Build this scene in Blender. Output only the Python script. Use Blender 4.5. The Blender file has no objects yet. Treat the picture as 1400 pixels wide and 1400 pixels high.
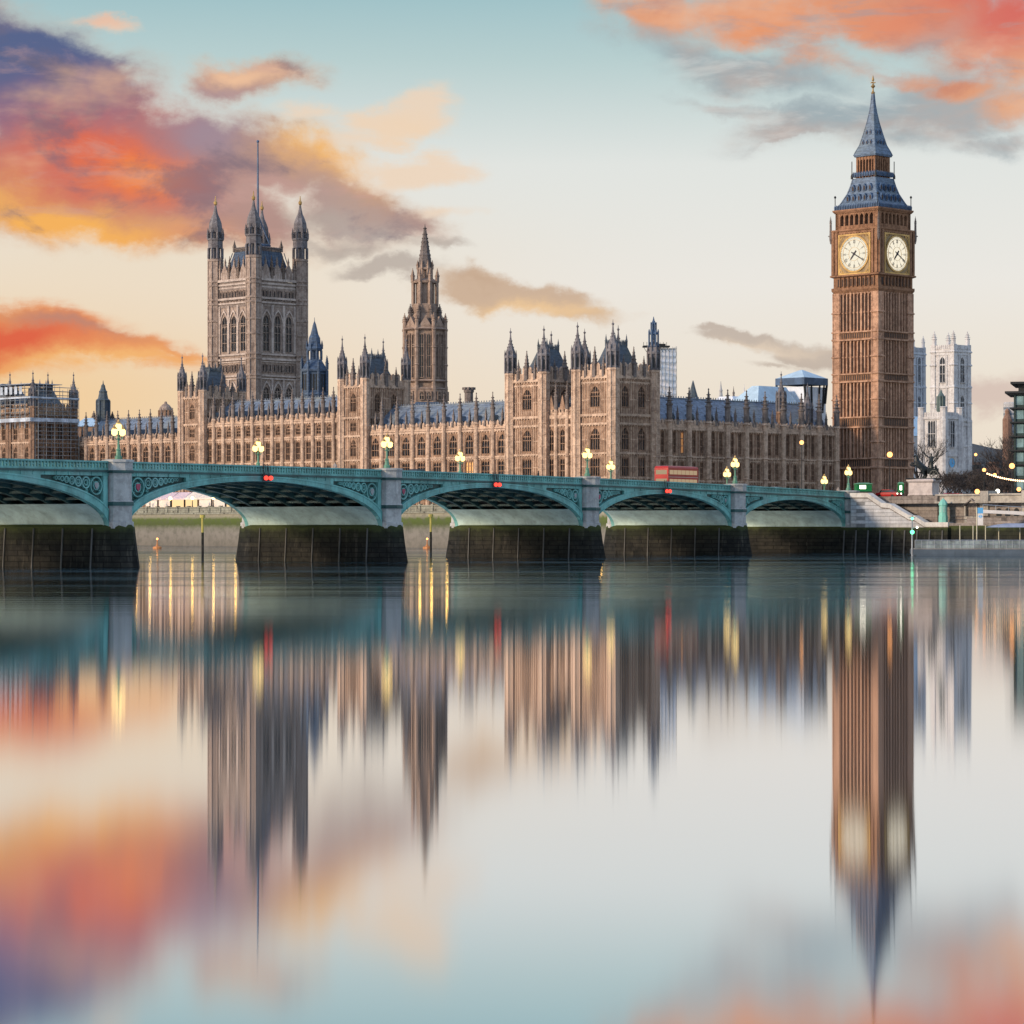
import bpy, math, random
from math import sin, cos, pi, sqrt, atan2, radians, exp
from mathutils import Matrix, Vector
random.seed(7)
S = bpy.context.scene
COL = S.collection

# ------------------------------------------------------------------ camera, sky, sun, exposure
F, HOR, CAMH = 3750.0, 720.0, 4.5          # focal length and horizon in photo pixels, camera height over the water
cd = bpy.data.cameras.new('camera'); cam = bpy.data.objects.new('camera', cd); COL.objects.link(cam)
cd.sensor_width = 36; cd.lens = F / 1400 * 36; cd.shift_y = (HOR - 700) / 1400
cd.clip_start = 0.5; cd.clip_end = 20000
cam.location = (0, 0, CAMH); cam.rotation_euler = (pi / 2, 0, 0)
S.camera = cam
S.view_settings.view_transform = 'Standard'; S.view_settings.look = 'None'
S.view_settings.exposure = 0.0; S.view_settings.gamma = 1
S.cycles.use_denoising = True
S.cycles.max_bounces = 6; S.cycles.sample_clamp_indirect = 6

SUN_DIR = Vector((-0.80, -0.52, 0.30)).normalized()      # towards the low sun
SUN_STRENGTH = 3.3

def lin(r, g, b):
    f = lambda c: (c / 255 / 12.92) if c / 255 <= 0.04045 else ((c / 255 + 0.055) / 1.055) ** 2.4
    return (f(r), f(g), f(b), 1)

class NT:
    """Small helper for wiring shader nodes."""
    def __init__(s, tree):
        s.t = tree; tree.nodes.clear()
    def n(s, kind, **kw):
        nd = s.t.nodes.new(kind)
        for k, v in kw.items(): setattr(nd, k, v)
        return nd
    def put(s, sock, v):
        if isinstance(v, bpy.types.NodeSocket): s.t.links.new(v, sock)
        elif v is not None: sock.default_value = v
    def m(s, op, a, b=None, c=None, clamp=False):
        nd = s.n('ShaderNodeMath', operation=op, use_clamp=clamp)
        for i, v in enumerate((a, b, c)): s.put(nd.inputs[i], v)
        return nd.outputs[0]
    def mix(s, fac, a, b, blend='MIX'):
        nd = s.n('ShaderNodeMix', data_type='RGBA', blend_type=blend)
        s.put(nd.inputs[0], fac); s.put(nd.inputs[6], a); s.put(nd.inputs[7], b)
        return nd.outputs[2]
    def noise(s, vec, scale, detail=4, rough=0.55, dist=0.0):
        nd = s.n('ShaderNodeTexNoise'); s.put(nd.inputs['Vector'], vec)
        nd.inputs['Scale'].default_value = scale; nd.inputs['Detail'].default_value = detail
        nd.inputs['Roughness'].default_value = rough; nd.inputs['Distortion'].default_value = dist
        return nd.outputs[0]
    def xyz(s, x, y, z):
        nd = s.n('ShaderNodeCombineXYZ')
        for i, v in enumerate((x, y, z)): s.put(nd.inputs[i], v)
        return nd.outputs[0]
    def scale(s, vec, sc, loc=(0, 0, 0)):
        nd = s.n('ShaderNodeMapping'); s.put(nd.inputs[0], vec)
        nd.inputs['Scale'].default_value = sc; nd.inputs['Location'].default_value = loc
        return nd.outputs[0]
    def ramp(s, fac, stops, interp='LINEAR'):
        nd = s.n('ShaderNodeValToRGB'); s.put(nd.inputs[0], fac); cr = nd.color_ramp; cr.interpolation = interp
        while len(cr.elements) < len(stops): cr.elements.new(0.5)
        for e, (p, c) in zip(cr.elements, stops): e.position = p; e.color = c
        return nd.outputs[0]
    def smooth(s, v, a, b):
        nd = s.n('ShaderNodeMapRange', interpolation_type='SMOOTHSTEP'); s.put(nd.inputs[0], v)
        s.put(nd.inputs[1], a); s.put(nd.inputs[2], b)
        return nd.outputs[0]

def build_world():
    w = bpy.data.worlds.new('World'); S.world = w; w.use_nodes = True; w.cycles.sampling_method = 'NONE'
    N = NT(w.node_tree)
    gen = N.n('ShaderNodeTexCoord').outputs['Generated']
    sp = N.n('ShaderNodeSeparateXYZ'); N.put(sp.inputs[0], gen)
    x, y, z = sp.outputs
    az = N.m('ARCTAN2', x, y)
    el = N.m('ARCSINE', z)
    U0 = N.m('MULTIPLY', az, 3.75); V0 = N.m('MULTIPLY', el, 3.75)     # direction on the sky, 1 = 15.3 degrees
    V = N.m('ABSOLUTE', V0)
    # clear evening sky, cream at the horizon to pale teal higher up
    base = N.ramp(N.m('DIVIDE', V, 6.0), [
        (0.0, lin(242, 226, 206)), (0.03, lin(243, 231, 214)), (0.055, lin(242, 238, 231)), (0.082, lin(232, 235, 231)),
        (0.105, lin(190, 213, 213)), (0.123, lin(158, 196, 203)), (0.20, lin(186, 209, 228)), (0.40, lin(192, 212, 246)), (1.0, lin(176, 202, 248))])
    def gauss(u, v, cu, cv, ru, rv, rot=0.0):
        du = N.m('SUBTRACT', u, cu); dv = N.m('SUBTRACT', v, cv)
        if rot:
            c, s = cos(rot), sin(rot)
            a = N.m('MULTIPLY_ADD', du, c, N.m('MULTIPLY', dv, s)); b = N.m('MULTIPLY_ADD', dv, c, N.m('MULTIPLY', du, -s))
        else: a, b = du, dv
        a = N.m('DIVIDE', a, ru); b = N.m('DIVIDE', b, rv)
        d2 = N.m('MULTIPLY_ADD', a, a, N.m('MULTIPLY', b, b))
        return N.m('EXPONENT', N.m('MULTIPLY', d2, -1.0))
    P = lambda px, py: ((px - 700) / 1000, (HOR - py) / 1000)
    # warm glow low on the left, brighter pale sky towards the right
    base = N.mix(N.m('MULTIPLY', gauss(U0, V, -0.85, 0.17, 0.60, 0.16), 0.85), base, lin(250, 204, 138))
    base = N.mix(N.m('MULTIPLY', gauss(U0, V, -0.5, 0.36, 0.42, 0.09), 0.45), base, lin(244, 220, 184))
    # turbulence that frays the edges of the clouds
    uv = N.xyz(U0, N.m('MULTIPLY', V, 1.35), 0.0)
    def warp(scale, detail, rough, off):
        n1 = N.n('ShaderNodeTexNoise'); N.put(n1.inputs[0], N.scale(uv, (1, 1, 1), off)); n1.inputs['Scale'].default_value = scale; n1.inputs['Detail'].default_value = detail; n1.inputs['Roughness'].default_value = rough
        sc = N.n('ShaderNodeSeparateColor'); N.put(sc.inputs[0], n1.outputs['Color']); return sc.outputs
    a = warp(4.5, 7, .60, (0, 0, 0))
    wu = N.m('MULTIPLY_ADD', N.m('SUBTRACT', a[0], 0.5), 0.20, U0)
    wv = N.m('MULTIPLY_ADD', N.m('SUBTRACT', a[1], 0.5), 0.13, V)
    puff = N.noise(N.scale(uv, (1, 1.25, 1), (3.1, 1.7, 0)), 7.0, 9, 0.60, 0.25)      # billows
    wisp = N.noise(N.scale(uv, (1, 3.0, 1), (11.3, 2.9, 0)), 6.0, 8, 0.62, 0.5)       # drawn-out fibres
    patch = N.noise(N.scale(uv, (1, 1.6, 1), (7.7, 4.2, 0)), 3.2, 5, 0.55)
    def density(blobs, lo, hi, amp=1.6, n=None):
        tot = None
        for px, py, rx, ry, rot, k in blobs:
            cu, cv = P(px, py)
            e = N.m('MULTIPLY', gauss(wu, wv, cu, cv, rx / 1000, ry / 1000, radians(rot)), k)
            tot = e if tot is None else N.m('MAXIMUM', tot, e)
        g = N.m('MULTIPLY_ADD', N.m('SUBTRACT', n if n is not None else puff, .5), amp, .0)
        tot = N.m('MULTIPLY_ADD', N.m('MULTIPLY', g, N.m('MINIMUM', N.m('MULTIPLY', tot, 2.2), 1.0)), 1.0, tot)
        return N.smooth(tot, lo, hi)
    def tint(c, px, py, rx, ry, col, k=1.0, rot=0):
        cu, cv = P(px, py)
        return N.mix(N.m('MULTIPLY', gauss(wu, wv, cu, cv, rx / 1000, ry / 1000, radians(rot)), k, clamp=True), c, col)
    # the big burning cloud on the left
    dA = density([(30, 120, 190, 90, -14, 1.1), (150, 215, 190, 85, -10, 1.1), (60, 265, 200, 60, -6, 1.0), (190, 300, 140, 40, -10, .85), (330, 215, 120, 75, -10, .8), (420, 230, 110, 62, -18, .75),
                  (490, 285, 100, 50, -22, .85), (330, 285, 140, 56, -12, .9), (350, 110, 95, 34, 4, .85), (270, 200, 120, 60, 0, .9), (560, 310, 70, 34, -20, .6)], 0.15, 0.62, 1.0)
    c = lin(176, 138, 130)
    c = tint(c, 50, 100, 200, 84, lin(82, 94, 138), 1.25, -12)
    c = tint(c, 0, 180, 90, 50, lin(120, 100, 136), .8)
    c = tint(c, 160, 225, 115, 55, lin(236, 96, 50), 1.15, -12)
    c = tint(c, 50, 255, 110, 40, lin(216, 104, 84), .9)
    c = tint(c, 195, 232, 55, 28, lin(254, 140, 54), 1.0)
    c = tint(c, 110, 310, 190, 28, lin(253, 180, 82), 1.2, -9)
    c = tint(c, 270, 330, 70, 24, lin(226, 150, 112), .8, -12)
    c = tint(c, 470, 205, 95, 40, lin(254, 190, 104), 1.2, -22)
    c = tint(c, 230, 150, 80, 36, lin(196, 116, 110), .8)
    c = tint(c, 300, 175, 60, 30, lin(160, 138, 154), .8)
    c = tint(c, 350, 100, 90, 22, lin(246, 196, 156), 1.0)
    c = tint(c, 330, 132, 80, 14, lin(184, 152, 152), .8)
    c = tint(c, 370, 262, 90, 46, lin(188, 148, 138), .8)
    c = tint(c, 510, 325, 80, 40, lin(186, 172, 164), .9, -30)
    c = N.mix(N.m('MULTIPLY', N.smooth(wisp, .50, .70), .45), c, lin(206, 160, 150))
    c = N.mix(N.m('MULTIPLY', N.smooth(puff, .50, .66), .62), c, lin(108, 94, 114))
    c = N.mix(N.m('MULTIPLY', N.smooth(patch, .54, .74), .55), c, lin(250, 196, 150))
    # thin bright rim where the cloud thins out
    c = N.mix(N.m('MULTIPLY', N.m('SUBTRACT', 1.0, dA), .55), c, lin(252, 218, 180))
    sky = N.mix(N.m('MULTIPLY', dA, 0.96), base, c)
    # peach wisps
    dB = density([(135, 42, 62, 14, -6, .8), (540, 160, 100, 30, 14, .95), (560, 222, 90, 30, 4, .9), (610, 300, 60, 16, 0, .6), (430, 160, 60, 22, 0, .6)], 0.16, 0.80, 1.2, wisp)
    cB = tint(lin(246, 218, 190), 135, 40, 60, 16, lin(248, 196, 164), 1.0)
    cB = tint(cB, 545, 170, 60, 16, lin(250, 216, 180), .9)
    sky = N.mix(N.m('MULTIPLY', dB, .85), sky, cB)
    # grey strips over the middle
    dC = density([(520, 368, 66, 15, -4, .8), (470, 335, 60, 14, -10, .6), (590, 345, 60, 10, -6, .5), (650, 392, 50, 10, -10, .5), (450, 300, 60, 20, 0, .5)], .14, .7, 1.0, wisp)
    sky = N.mix(N.m('MULTIPLY', dC, .8), sky, lin(184, 170, 160))
    dE = density([(690, 405, 120, 20, -8, 1.0), (780, 424, 80, 12, -4, .7)], .14, .7, 1.1)
    sky = N.mix(N.m('MULTIPLY', dE, .85), sky, tint(lin(204, 170, 140), 725, 424, 100, 10, lin(246, 200, 140), .9))
    # red band low on the left
    dD = density([(20, 464, 160, 42, -3, 1.25), (150, 482, 130, 24, -8, 1.0), (240, 492, 80, 9, -5, .7), (-60, 445, 120, 34, 0, 1.0), (80, 440, 120, 20, -8, .6)], .14, .66, 1.1, wisp)
    cD = tint(lin(240, 152, 88), 10, 466, 140, 24, lin(228, 84, 48), 1.15)
    cD = tint(cD, 150, 502, 160, 12, lin(252, 188, 112), .9)
    cD = tint(cD, 110, 452, 100, 10, lin(186, 128, 112), .8, -12)
    sky = N.mix(N.m('MULTIPLY', dD, .93), sky, cD)
    # brown bars right of the middle
    dF = density([(1010, 464, 80, 12, -3, .95), (1105, 484, 66, 14, -2, .95), (950, 452, 40, 7, 0, .55), (1060, 500, 60, 7, 0, .5), (1050, 470, 110, 14, -3, .7)], .13, .6, 1.1)
    sky = N.mix(N.m('MULTIPLY', dF, .8), sky, tint(lin(190, 172, 158), 1020, 476, 120, 8, lin(232, 208, 182), .8))
    dH = density([(1350, 552, 90, 28, 0, .9), (1420, 540, 90, 28, 0, .8)], .3, .8, .5)
    sky = N.mix(N.m('MULTIPLY', dH, .7), sky, lin(212, 186, 176))
    # grey and orange sheet at the top right
    dG2 = density([(1010, 95, 150, 40, -8, .9), (1150, 165, 150, 30, 10, .8), (1290, 140, 130, 60, 0, 1.0), (900, 55, 100, 36, 0, .7), (1340, 200, 100, 18, 0, .7), (1090, 195, 90, 9, 6, .55), (1000, 150, 110, 12, -6, .6), (1230, 190, 140, 26, 0, .6)], .12, .85, 1.3)
    cG2 = N.mix(N.smooth(patch, .40, .62), lin(158, 172, 178), lin(196, 168, 156))
    cG2 = N.mix(N.m('MULTIPLY', N.smooth(wisp, .5, .68), .5), cG2, lin(226, 220, 214))
    sky = N.mix(N.m('MULTIPLY', dG2, .88), sky, cG2)
    dG = density([(900, 22, 95, 34, -6, .85), (1060, 34, 130, 46, -8, .95), (1250, 30, 180, 52, -6, 1.1), (1390, 60, 80, 80, 0, 1.0), (1385, 150, 60, 34, 0, .7), (1200, -40, 300, 50, 0, 1.0), (1190, 100, 100, 18, -14, .6), (1300, 120, 80, 22, 6, .7), (1120, 80, 110, 26, -8, .6)], .16, .78, 1.2)
    cG = tint(lin(236, 160, 114), 1370, 25, 150, 50, lin(226, 88, 66), 1.2)
    cG = tint(cG, 1060, 30, 130, 36, lin(244, 146, 84), .95)
    cG = tint(cG, 1240, 30, 90, 26, lin(238, 130, 80), .85)
    cG = tint(cG, 1210, 80, 90, 22, lin(190, 160, 152), .8, 20)
    cG = tint(cG, 1380, 145, 60, 30, lin(244, 176, 130), .9)
    cG = N.mix(N.m('MULTIPLY', N.smooth(wisp, .50, .66), .65), cG, lin(176, 150, 148))
    cG = N.mix(N.m('MULTIPLY', N.smooth(puff, .54, .70), .5), cG, lin(196, 112, 92))
    cG = N.mix(N.m('MULTIPLY', N.smooth(patch, .52, .70), .5), cG, lin(252, 200, 164))
    sky = N.mix(N.m('MULTIPLY', dG, .88), sky, cG)
    bg = N.n('ShaderNodeBackground'); N.put(bg.inputs[0], sky); bg.inputs[1].default_value = 0.98
    # physical twilight sky on top of it
    st = N.n('ShaderNodeTexSky', sky_type='NISHITA'); st.sun_disc = False
    st.sun_elevation = math.asin(SUN_DIR.z); st.sun_rotation = atan2(SUN_DIR.x, SUN_DIR.y)
    b2 = N.n('ShaderNodeBackground'); N.put(b2.inputs[0], st.outputs[0]); b2.inputs[1].default_value = 0.05
    ad = N.n('ShaderNodeMixShader'); ad.inputs[0].default_value = 0.06
    w.node_tree.links.new(bg.outputs[0], ad.inputs[1]); w.node_tree.links.new(b2.outputs[0], ad.inputs[2])
    out = N.n('ShaderNodeOutputWorld'); w.node_tree.links.new(ad.outputs[0], out.inputs[0])
build_world()

sd = bpy.data.lights.new('sun', 'SUN'); sun = bpy.data.objects.new('sun', sd); COL.objects.link(sun)
sd.energy = SUN_STRENGTH; sd.angle = radians(8); sd.color = (1.0, 0.76, 0.54)
sun.rotation_euler = SUN_DIR.to_track_quat('Z', 'Y').to_euler()

# ------------------------------------------------------------------ materials
def new_mat(name):
    m = bpy.data.materials.new(name); m.use_nodes = True
    return m, NT(m.node_tree)
def finish(m, N, color, rough=0.8, bump=None, bstr=0.3, bdist=0.1, metallic=0.0, spec=0.3, emit=None, estr=0):
    b = N.n('ShaderNodeBsdfPrincipled')
    N.put(b.inputs['Base Color'], color); N.put(b.inputs['Roughness'], rough)
    b.inputs['Metallic'].default_value = metallic; b.inputs['Specular IOR Level'].default_value = spec
    if emit is not None:
        N.put(b.inputs['Emission Color'], emit); N.put(b.inputs['Emission Strength'], estr)
    if bump is not None:
        bn = N.n('ShaderNodeBump'); bn.inputs['Strength'].default_value = bstr; bn.inputs['Distance'].default_value = bdist
        N.put(bn.inputs['Height'], bump); N.put(b.inputs['Normal'], bn.outputs[0])
    o = N.n('ShaderNodeOutputMaterial'); m.node_tree.links.new(b.outputs[0], o.inputs[0])
    return m
def pos(N): return N.n('ShaderNodeNewGeometry').outputs['Position']
def rgb(c, k=1.0): return (c[0] * k, c[1] * k, c[2] * k, 1)

def stone(name, c, var=0.5, soot=0.5, scale=1.0, block=None):
    m, N = new_mat(name); p = pos(N)
    big = N.noise(p, 0.12 * scale, 5, .6); mid = N.noise(p, 0.9 * scale, 5, .65)
    streak = N.noise(N.scale(p, (1.3 * scale, 1.3 * scale, 0.12 * scale)), 1.0, 5, .6)
    col = N.mix(N.smooth(big, .3, .7), rgb(c, 1 - .32 * var), rgb(c, 1 + .28 * var))
    col = N.mix(N.m('MULTIPLY', N.smooth(mid, .42, .62), 1.1 * var), col, rgb((c[0] * .46, c[1] * .42, c[2] * .42)))
    fine = N.noise(p, 2.6 * scale, 3, .6)
    col = N.mix(N.m('MULTIPLY', N.smooth(fine, .50, .66), .8 * var), col, rgb((c[0] * 1.45, c[1] * 1.42, c[2] * 1.38)))
    col = N.mix(N.m('MULTIPLY', N.smooth(streak, .48, .72), soot), col, rgb((c[0] * .34, c[1] * .34, c[2] * .37)))
    h = mid
    if block:
        br = N.n('ShaderNodeTexBrick'); sp = N.n('ShaderNodeSeparateXYZ'); N.put(sp.inputs[0], p)
        N.put(br.inputs[0], N.xyz(N.m('MULTIPLY_ADD', sp.outputs[1], .8, sp.outputs[0]), sp.outputs[2], 0.0))
        br.inputs['Scale'].default_value = 1.0; br.inputs['Brick Width'].default_value = block[0]; br.inputs['Row Height'].default_value = block[1]
        br.inputs['Mortar Size'].default_value = block[2]; br.inputs['Color1'].default_value = (1, 1, 1, 1); br.inputs['Color2'].default_value = (.72, .70, .68, 1)
        br.inputs['Mortar'].default_value = (.3, .3, .3, 1); br.inputs['Mortar Smooth'].default_value = .3
        col = N.mix(.85, col, br.outputs[0], 'MULTIPLY')
    return finish(m, N, col, .9, h, .5, .12, spec=.15)

def paint(name, c, rough=.5, var=.25, metallic=0.0, dirt=.3, rust=0.0):
    m, N = new_mat(name); p = pos(N)
    a = N.noise(p, .5, 5, .6); st = N.noise(N.scale(p, (2.2, 2.2, .25)), 1.0, 4, .6)
    col = N.mix(N.smooth(a, .3, .7), rgb(c, 1 - var), rgb(c, 1 + var))
    col = N.mix(N.m('MULTIPLY', N.smooth(st, .5, .75), dirt), col, rgb((c[0] * .35, c[1] * .33, c[2] * .3)))
    if rust:
        r1 = N.noise(N.scale(p, (1.1, 1.1, .5)), 1.0, 7, .7); fd = N.noise(p, .16, 4, .6)
        col = N.mix(N.m('MULTIPLY', N.smooth(fd, .5, .7), .45), col, (min(c[0] * 1.9, 1), c[1] * 1.25, c[2] * 1.3, 1))
        col = N.mix(N.m('MULTIPLY', N.smooth(r1, .60, .70), rust), col, (.12, .065, .04, 1))
    return finish(m, N, col, rough, a, .1, .05, metallic, .4)

def slate(name, c):
    m, N = new_mat(name); p = pos(N)
    sp = N.n('ShaderNodeSeparateXYZ'); N.put(sp.inputs[0], p)
    rows = N.m('FRACT', N.m('MULTIPLY', sp.outputs[2], 1.1))
    a = N.noise(N.scale(p, (1, 1, 2.2)), 1.1, 4, .6); b = N.noise(p, .12, 4, .6)
    col = N.mix(N.smooth(a, .3, .7), rgb(c, .62), rgb(c, 1.35))
    col = N.mix(N.m('MULTIPLY', N.smooth(b, .45, .7), .5), col, rgb((c[0] * 1.4 + .05, c[1] * 1.25 + .04, c[2] * .95)))
    col = N.mix(N.m('MULTIPLY', N.smooth(rows, .8, .95), .5), col, rgb(c, .4))
    return finish(m, N, col, .55, a, .3, .1, spec=.5)

def glow(name, c, k):
    m, N = new_mat(name)
    e = N.n('ShaderNodeEmission'); e.inputs[0].default_value = (*c, 1); e.inputs[1].default_value = k
    o = N.n('ShaderNodeOutputMaterial'); m.node_tree.links.new(e.outputs[0], o.inputs[0])
    return m

M = {}
M['stone'] = stone('palace_limestone', (.31, .205, .145), .6, .6)
M['stone_trim'] = stone('carved_limestone', (.53, .395, .30), .6, .55)  # raised stone paler than the wall, light and dark contrast put into the colours
M['stone_cap'] = stone('sooty_turret_stone', (.19, .185, .20), .6, .5)
M['clock_trim'] = stone('clock_tower_carving', (.52, .325, .225), .6, .6)
M['stone_tower'] = stone('tower_limestone', (.37, .30, .26), .6, .55)
M['tower_trim'] = stone('tower_carving', (.52, .45, .41), .5, .45)
M['stone_clock'] = stone('clock_tower_limestone', (.30, .17, .105), .6, .5)  # recessed wall coloured darker than the ribs, painting in the shade between them
M['stone_grey'] = stone('weathered_pinnacle_stone', (.20, .175, .165), .6, .6)
M['stone_white'] = stone('portland_stone', (.66, .66, .67), .38, .45)
M['stone_pier'] = stone('bridge_granite', (.42, .43, .42), .4, .4)
M['ashlar'] = stone('stair_ashlar', (.58, .60, .62), .3, .25, 1.0, (1.6, .62, .05))
M['wall_stone'] = stone('embankment_granite', (.30, .27, .25), .5, .5, 1.0, (1.5, .6, .03))
M['river_wall'] = stone('river_wall_stone', (.28, .29, .24), .5, .5, 1.0, (1.5, .55, .04))
M['slate'] = slate('blue_slate', (.145, .19, .26))
M['slate_dark'] = slate('dark_slate', (.06, .085, .12))
M['iron_roof'] = slate('cast_iron_roof', (.10, .155, .24))
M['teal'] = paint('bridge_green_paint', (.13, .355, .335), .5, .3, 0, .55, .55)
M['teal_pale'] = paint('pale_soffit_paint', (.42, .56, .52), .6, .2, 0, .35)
M['teal_dark'] = paint('darkened_bridge_green', (.028, .075, .072), .5, .3)  # bridge green darkened, shade put into the colour of cornice, ribs and recesses
M['iron_navy'] = slate('navy_iron', (.05, .09, .165))
M['iron_dark'] = paint('dark_iron', (.018, .022, .026), .55, .3)
M['iron_blue'] = paint('blue_grey_iron', (.06, .11, .20), .5, .3)
M['gold'] = paint('gilding', (.50, .33, .13), .45, .3, .6, .35)
M['bronze'] = paint('bronze', (.02, .026, .03), .45, .3, .4)
M['red'] = paint('red_enamel', (.42, .018, .018), .3, .15)
M['green'] = paint('kiosk_green', (.01, .20, .06), .4, .15)
M['booth'] = paint('booth_green', (.22, .56, .47), .5, .1)
M['white_sheet'] = paint('white_sheeting', (.70, .76, .84), .6, .12, 0, .25)
M['scaffold_sheet'] = paint('grey_scaffold_sheet', (.40, .46, .54), .6, .35, 0, .5)
M['blue_sheet'] = paint('pale_blue_roof_sheet', (.45, .62, .76), .5, .12, 0, .2)
M['steel'] = paint('galvanised_steel', (.30, .33, .36), .45, .2, .5)
M['plank'] = paint('scaffold_planks', (.24, .22, .20), .7, .3)
M['canvas'] = paint('white_canvas', (.72, .68, .64), .7, .08, 0, .1)
M['asphalt'] = paint('asphalt', (.05, .05, .052), .85, .2)
M['yellow'] = paint('yellow_post_paint', (.36, .31, .07), .5, .2)
M['black'] = paint('black_rubber', (.012, .012, .012), .7, .2)
M['car'] = paint('dark_car_paint', (.03, .035, .045), .25, .1)
M['bark'] = paint('winter_twigs', (.06, .052, .05), .9, .3)
M['sign_blue'] = paint('sign_blue', (.12, .42, .75), .5, .1)
M['dirt'] = paint('ground_paving', (.16, .15, .14), .9, .3)
M['hill'] = paint('distant_wood', (.05, .06, .07), .95, .4)
M['brown_brick'] = stone('red_brown_brick', (.27, .17, .13), .4, .4)
M['concrete'] = stone('pale_concrete', (.45, .47, .50), .3, .3)
M['lamp_glow'] = glow('lamp_glow', (1.0, .68, .24), 3.0)
M['orange_glow'] = glow('orange_glow', (1.0, .40, .12), 4)
M['white_glow'] = glow('white_glow', (1.0, .93, .75), 5)
M['red_glow'] = glow('red_glow', (1.0, .06, .04), 2.4)
M['green_glow'] = glow('green_glow', (.12, 1.0, .45), 4)
M['room_glow'] = glow('room_glow', (1.0, .50, .18), 1.3)
M['tent_glow'] = glow('tent_glow', (1.0, .68, .34), 1.2)

def glass_mat():
    m, N = new_mat('leaded_glass'); p = pos(N)
    a = N.noise(p, 1.3, 3, .6)
    return finish(m, N, N.mix(N.smooth(a, .35, .65), (.010, .014, .02, 1), (.045, .055, .07, 1)), .22, spec=.5)
M['glass'] = glass_mat()
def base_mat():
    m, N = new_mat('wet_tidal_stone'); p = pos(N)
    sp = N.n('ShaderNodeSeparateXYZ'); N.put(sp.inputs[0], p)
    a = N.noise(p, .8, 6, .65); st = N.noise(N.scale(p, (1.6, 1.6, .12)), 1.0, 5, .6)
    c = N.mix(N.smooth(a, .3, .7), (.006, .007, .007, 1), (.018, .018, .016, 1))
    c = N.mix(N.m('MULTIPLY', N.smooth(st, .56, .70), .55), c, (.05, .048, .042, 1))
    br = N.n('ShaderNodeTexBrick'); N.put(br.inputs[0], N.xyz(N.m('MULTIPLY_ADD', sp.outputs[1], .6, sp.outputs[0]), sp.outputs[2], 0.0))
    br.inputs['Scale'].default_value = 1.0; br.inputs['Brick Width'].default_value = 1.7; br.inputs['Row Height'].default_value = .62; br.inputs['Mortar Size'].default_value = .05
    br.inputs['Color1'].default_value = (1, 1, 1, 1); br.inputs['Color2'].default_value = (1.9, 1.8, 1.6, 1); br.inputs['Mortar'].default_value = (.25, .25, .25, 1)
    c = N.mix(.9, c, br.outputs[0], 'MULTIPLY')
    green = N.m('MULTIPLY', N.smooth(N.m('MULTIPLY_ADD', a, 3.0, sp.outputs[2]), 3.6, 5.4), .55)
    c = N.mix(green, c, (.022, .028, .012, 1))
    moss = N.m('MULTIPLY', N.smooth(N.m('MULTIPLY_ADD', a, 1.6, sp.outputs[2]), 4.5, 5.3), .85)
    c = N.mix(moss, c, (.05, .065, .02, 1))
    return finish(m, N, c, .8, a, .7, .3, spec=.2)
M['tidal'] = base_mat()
def algae_wall():
    m, N = new_mat('river_wall_with_weed'); p = pos(N)
    sp = N.n('ShaderNodeSeparateXYZ'); N.put(sp.inputs[0], p)
    a = N.noise(p, .6, 5, .65)
    h = N.m('MULTIPLY_ADD', N.m('SUBTRACT', a, .5), 1.6, sp.outputs[2])
    c = N.ramp(N.m('DIVIDE', h, 10.0), [(0.0, (.16, .15, .13, 1)), (.30, (.20, .19, .17, 1)), (.40, (.17, .17, .14, 1)), (.50, (.07, .095, .03, 1)), (.62, (.085, .12, .035, 1)), (.68, (.26, .25, .19, 1)), (1.0, (.32, .29, .23, 1))])
    return finish(m, N, N.mix(N.m('MULTIPLY', N.smooth(a, .4, .7), .5), c, (.08, .08, .07, 1)), .9, a, .5, .2, spec=.1)
M['weed_wall'] = algae_wall()

def water_mat():
    m, N = new_mat('river_water_long_exposure'); p = pos(N)
    # long-exposure swell drawn out across the stream, stronger in the wake of the bridge piers
    sp = N.n('ShaderNodeSeparateXYZ'); N.put(sp.inputs[0], p)
    wake = N.smooth(sp.outputs[1], 110, 290)
    b1 = N.noise(N.scale(p, (.007, .045, 1)), 1.0, 5, .65)
    b2 = N.noise(N.scale(p, (.012, .085, 1), (5, 9, 0)), 1.0, 4, .6)
    bands = N.m('MULTIPLY_ADD', b2, .5, b1)
    bump = N.n('ShaderNodeBump'); bump.inputs['Distance'].default_value = .3
    N.put(bump.inputs['Strength'], N.m('MULTIPLY', wake, .5)); N.put(bump.inputs['Height'], bands)
    gl = N.n('ShaderNodeBsdfAnisotropic', distribution='BECKMANN')
    gl.inputs['Color'].default_value = (.97, .975, 1.0, 1)
    N.put(gl.inputs['Normal'], bump.outputs[0])
    N.put(gl.inputs['Roughness'], N.m('MULTIPLY_ADD', wake, .010, WATER_ROUGH))
    gl.inputs['Anisotropy'].default_value = WATER_ANISO
    N.put(gl.inputs['Tangent'], N.xyz(1.0, 0.0, 0.0))
    df = N.n('ShaderNodeBsdfDiffuse'); N.put(df.inputs[0], N.mix(N.smooth(b1, .35, .65), (.022, .060, .068, 1), (.07, .11, .12, 1)))
    fr = N.n('ShaderNodeFresnel'); fr.inputs['IOR'].default_value = 1.33
    fac = N.m('MULTIPLY_ADD', fr.outputs[0], .25, .76, clamp=True)
    fac = N.m('SUBTRACT', fac, N.m('MULTIPLY', N.m('MULTIPLY', N.smooth(b1, .42, .62), wake), .42), clamp=True)
    mx = N.n('ShaderNodeMixShader'); N.put(mx.inputs[0], fac)
    L = m.node_tree.links; L.new(df.outputs[0], mx.inputs[1]); L.new(gl.outputs[0], mx.inputs[2])
    o = N.n('ShaderNodeOutputMaterial'); L.new(mx.outputs[0], o.inputs[0])
    return m
WATER_ROUGH, WATER_ANISO = 0.0385, 0.7
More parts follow.
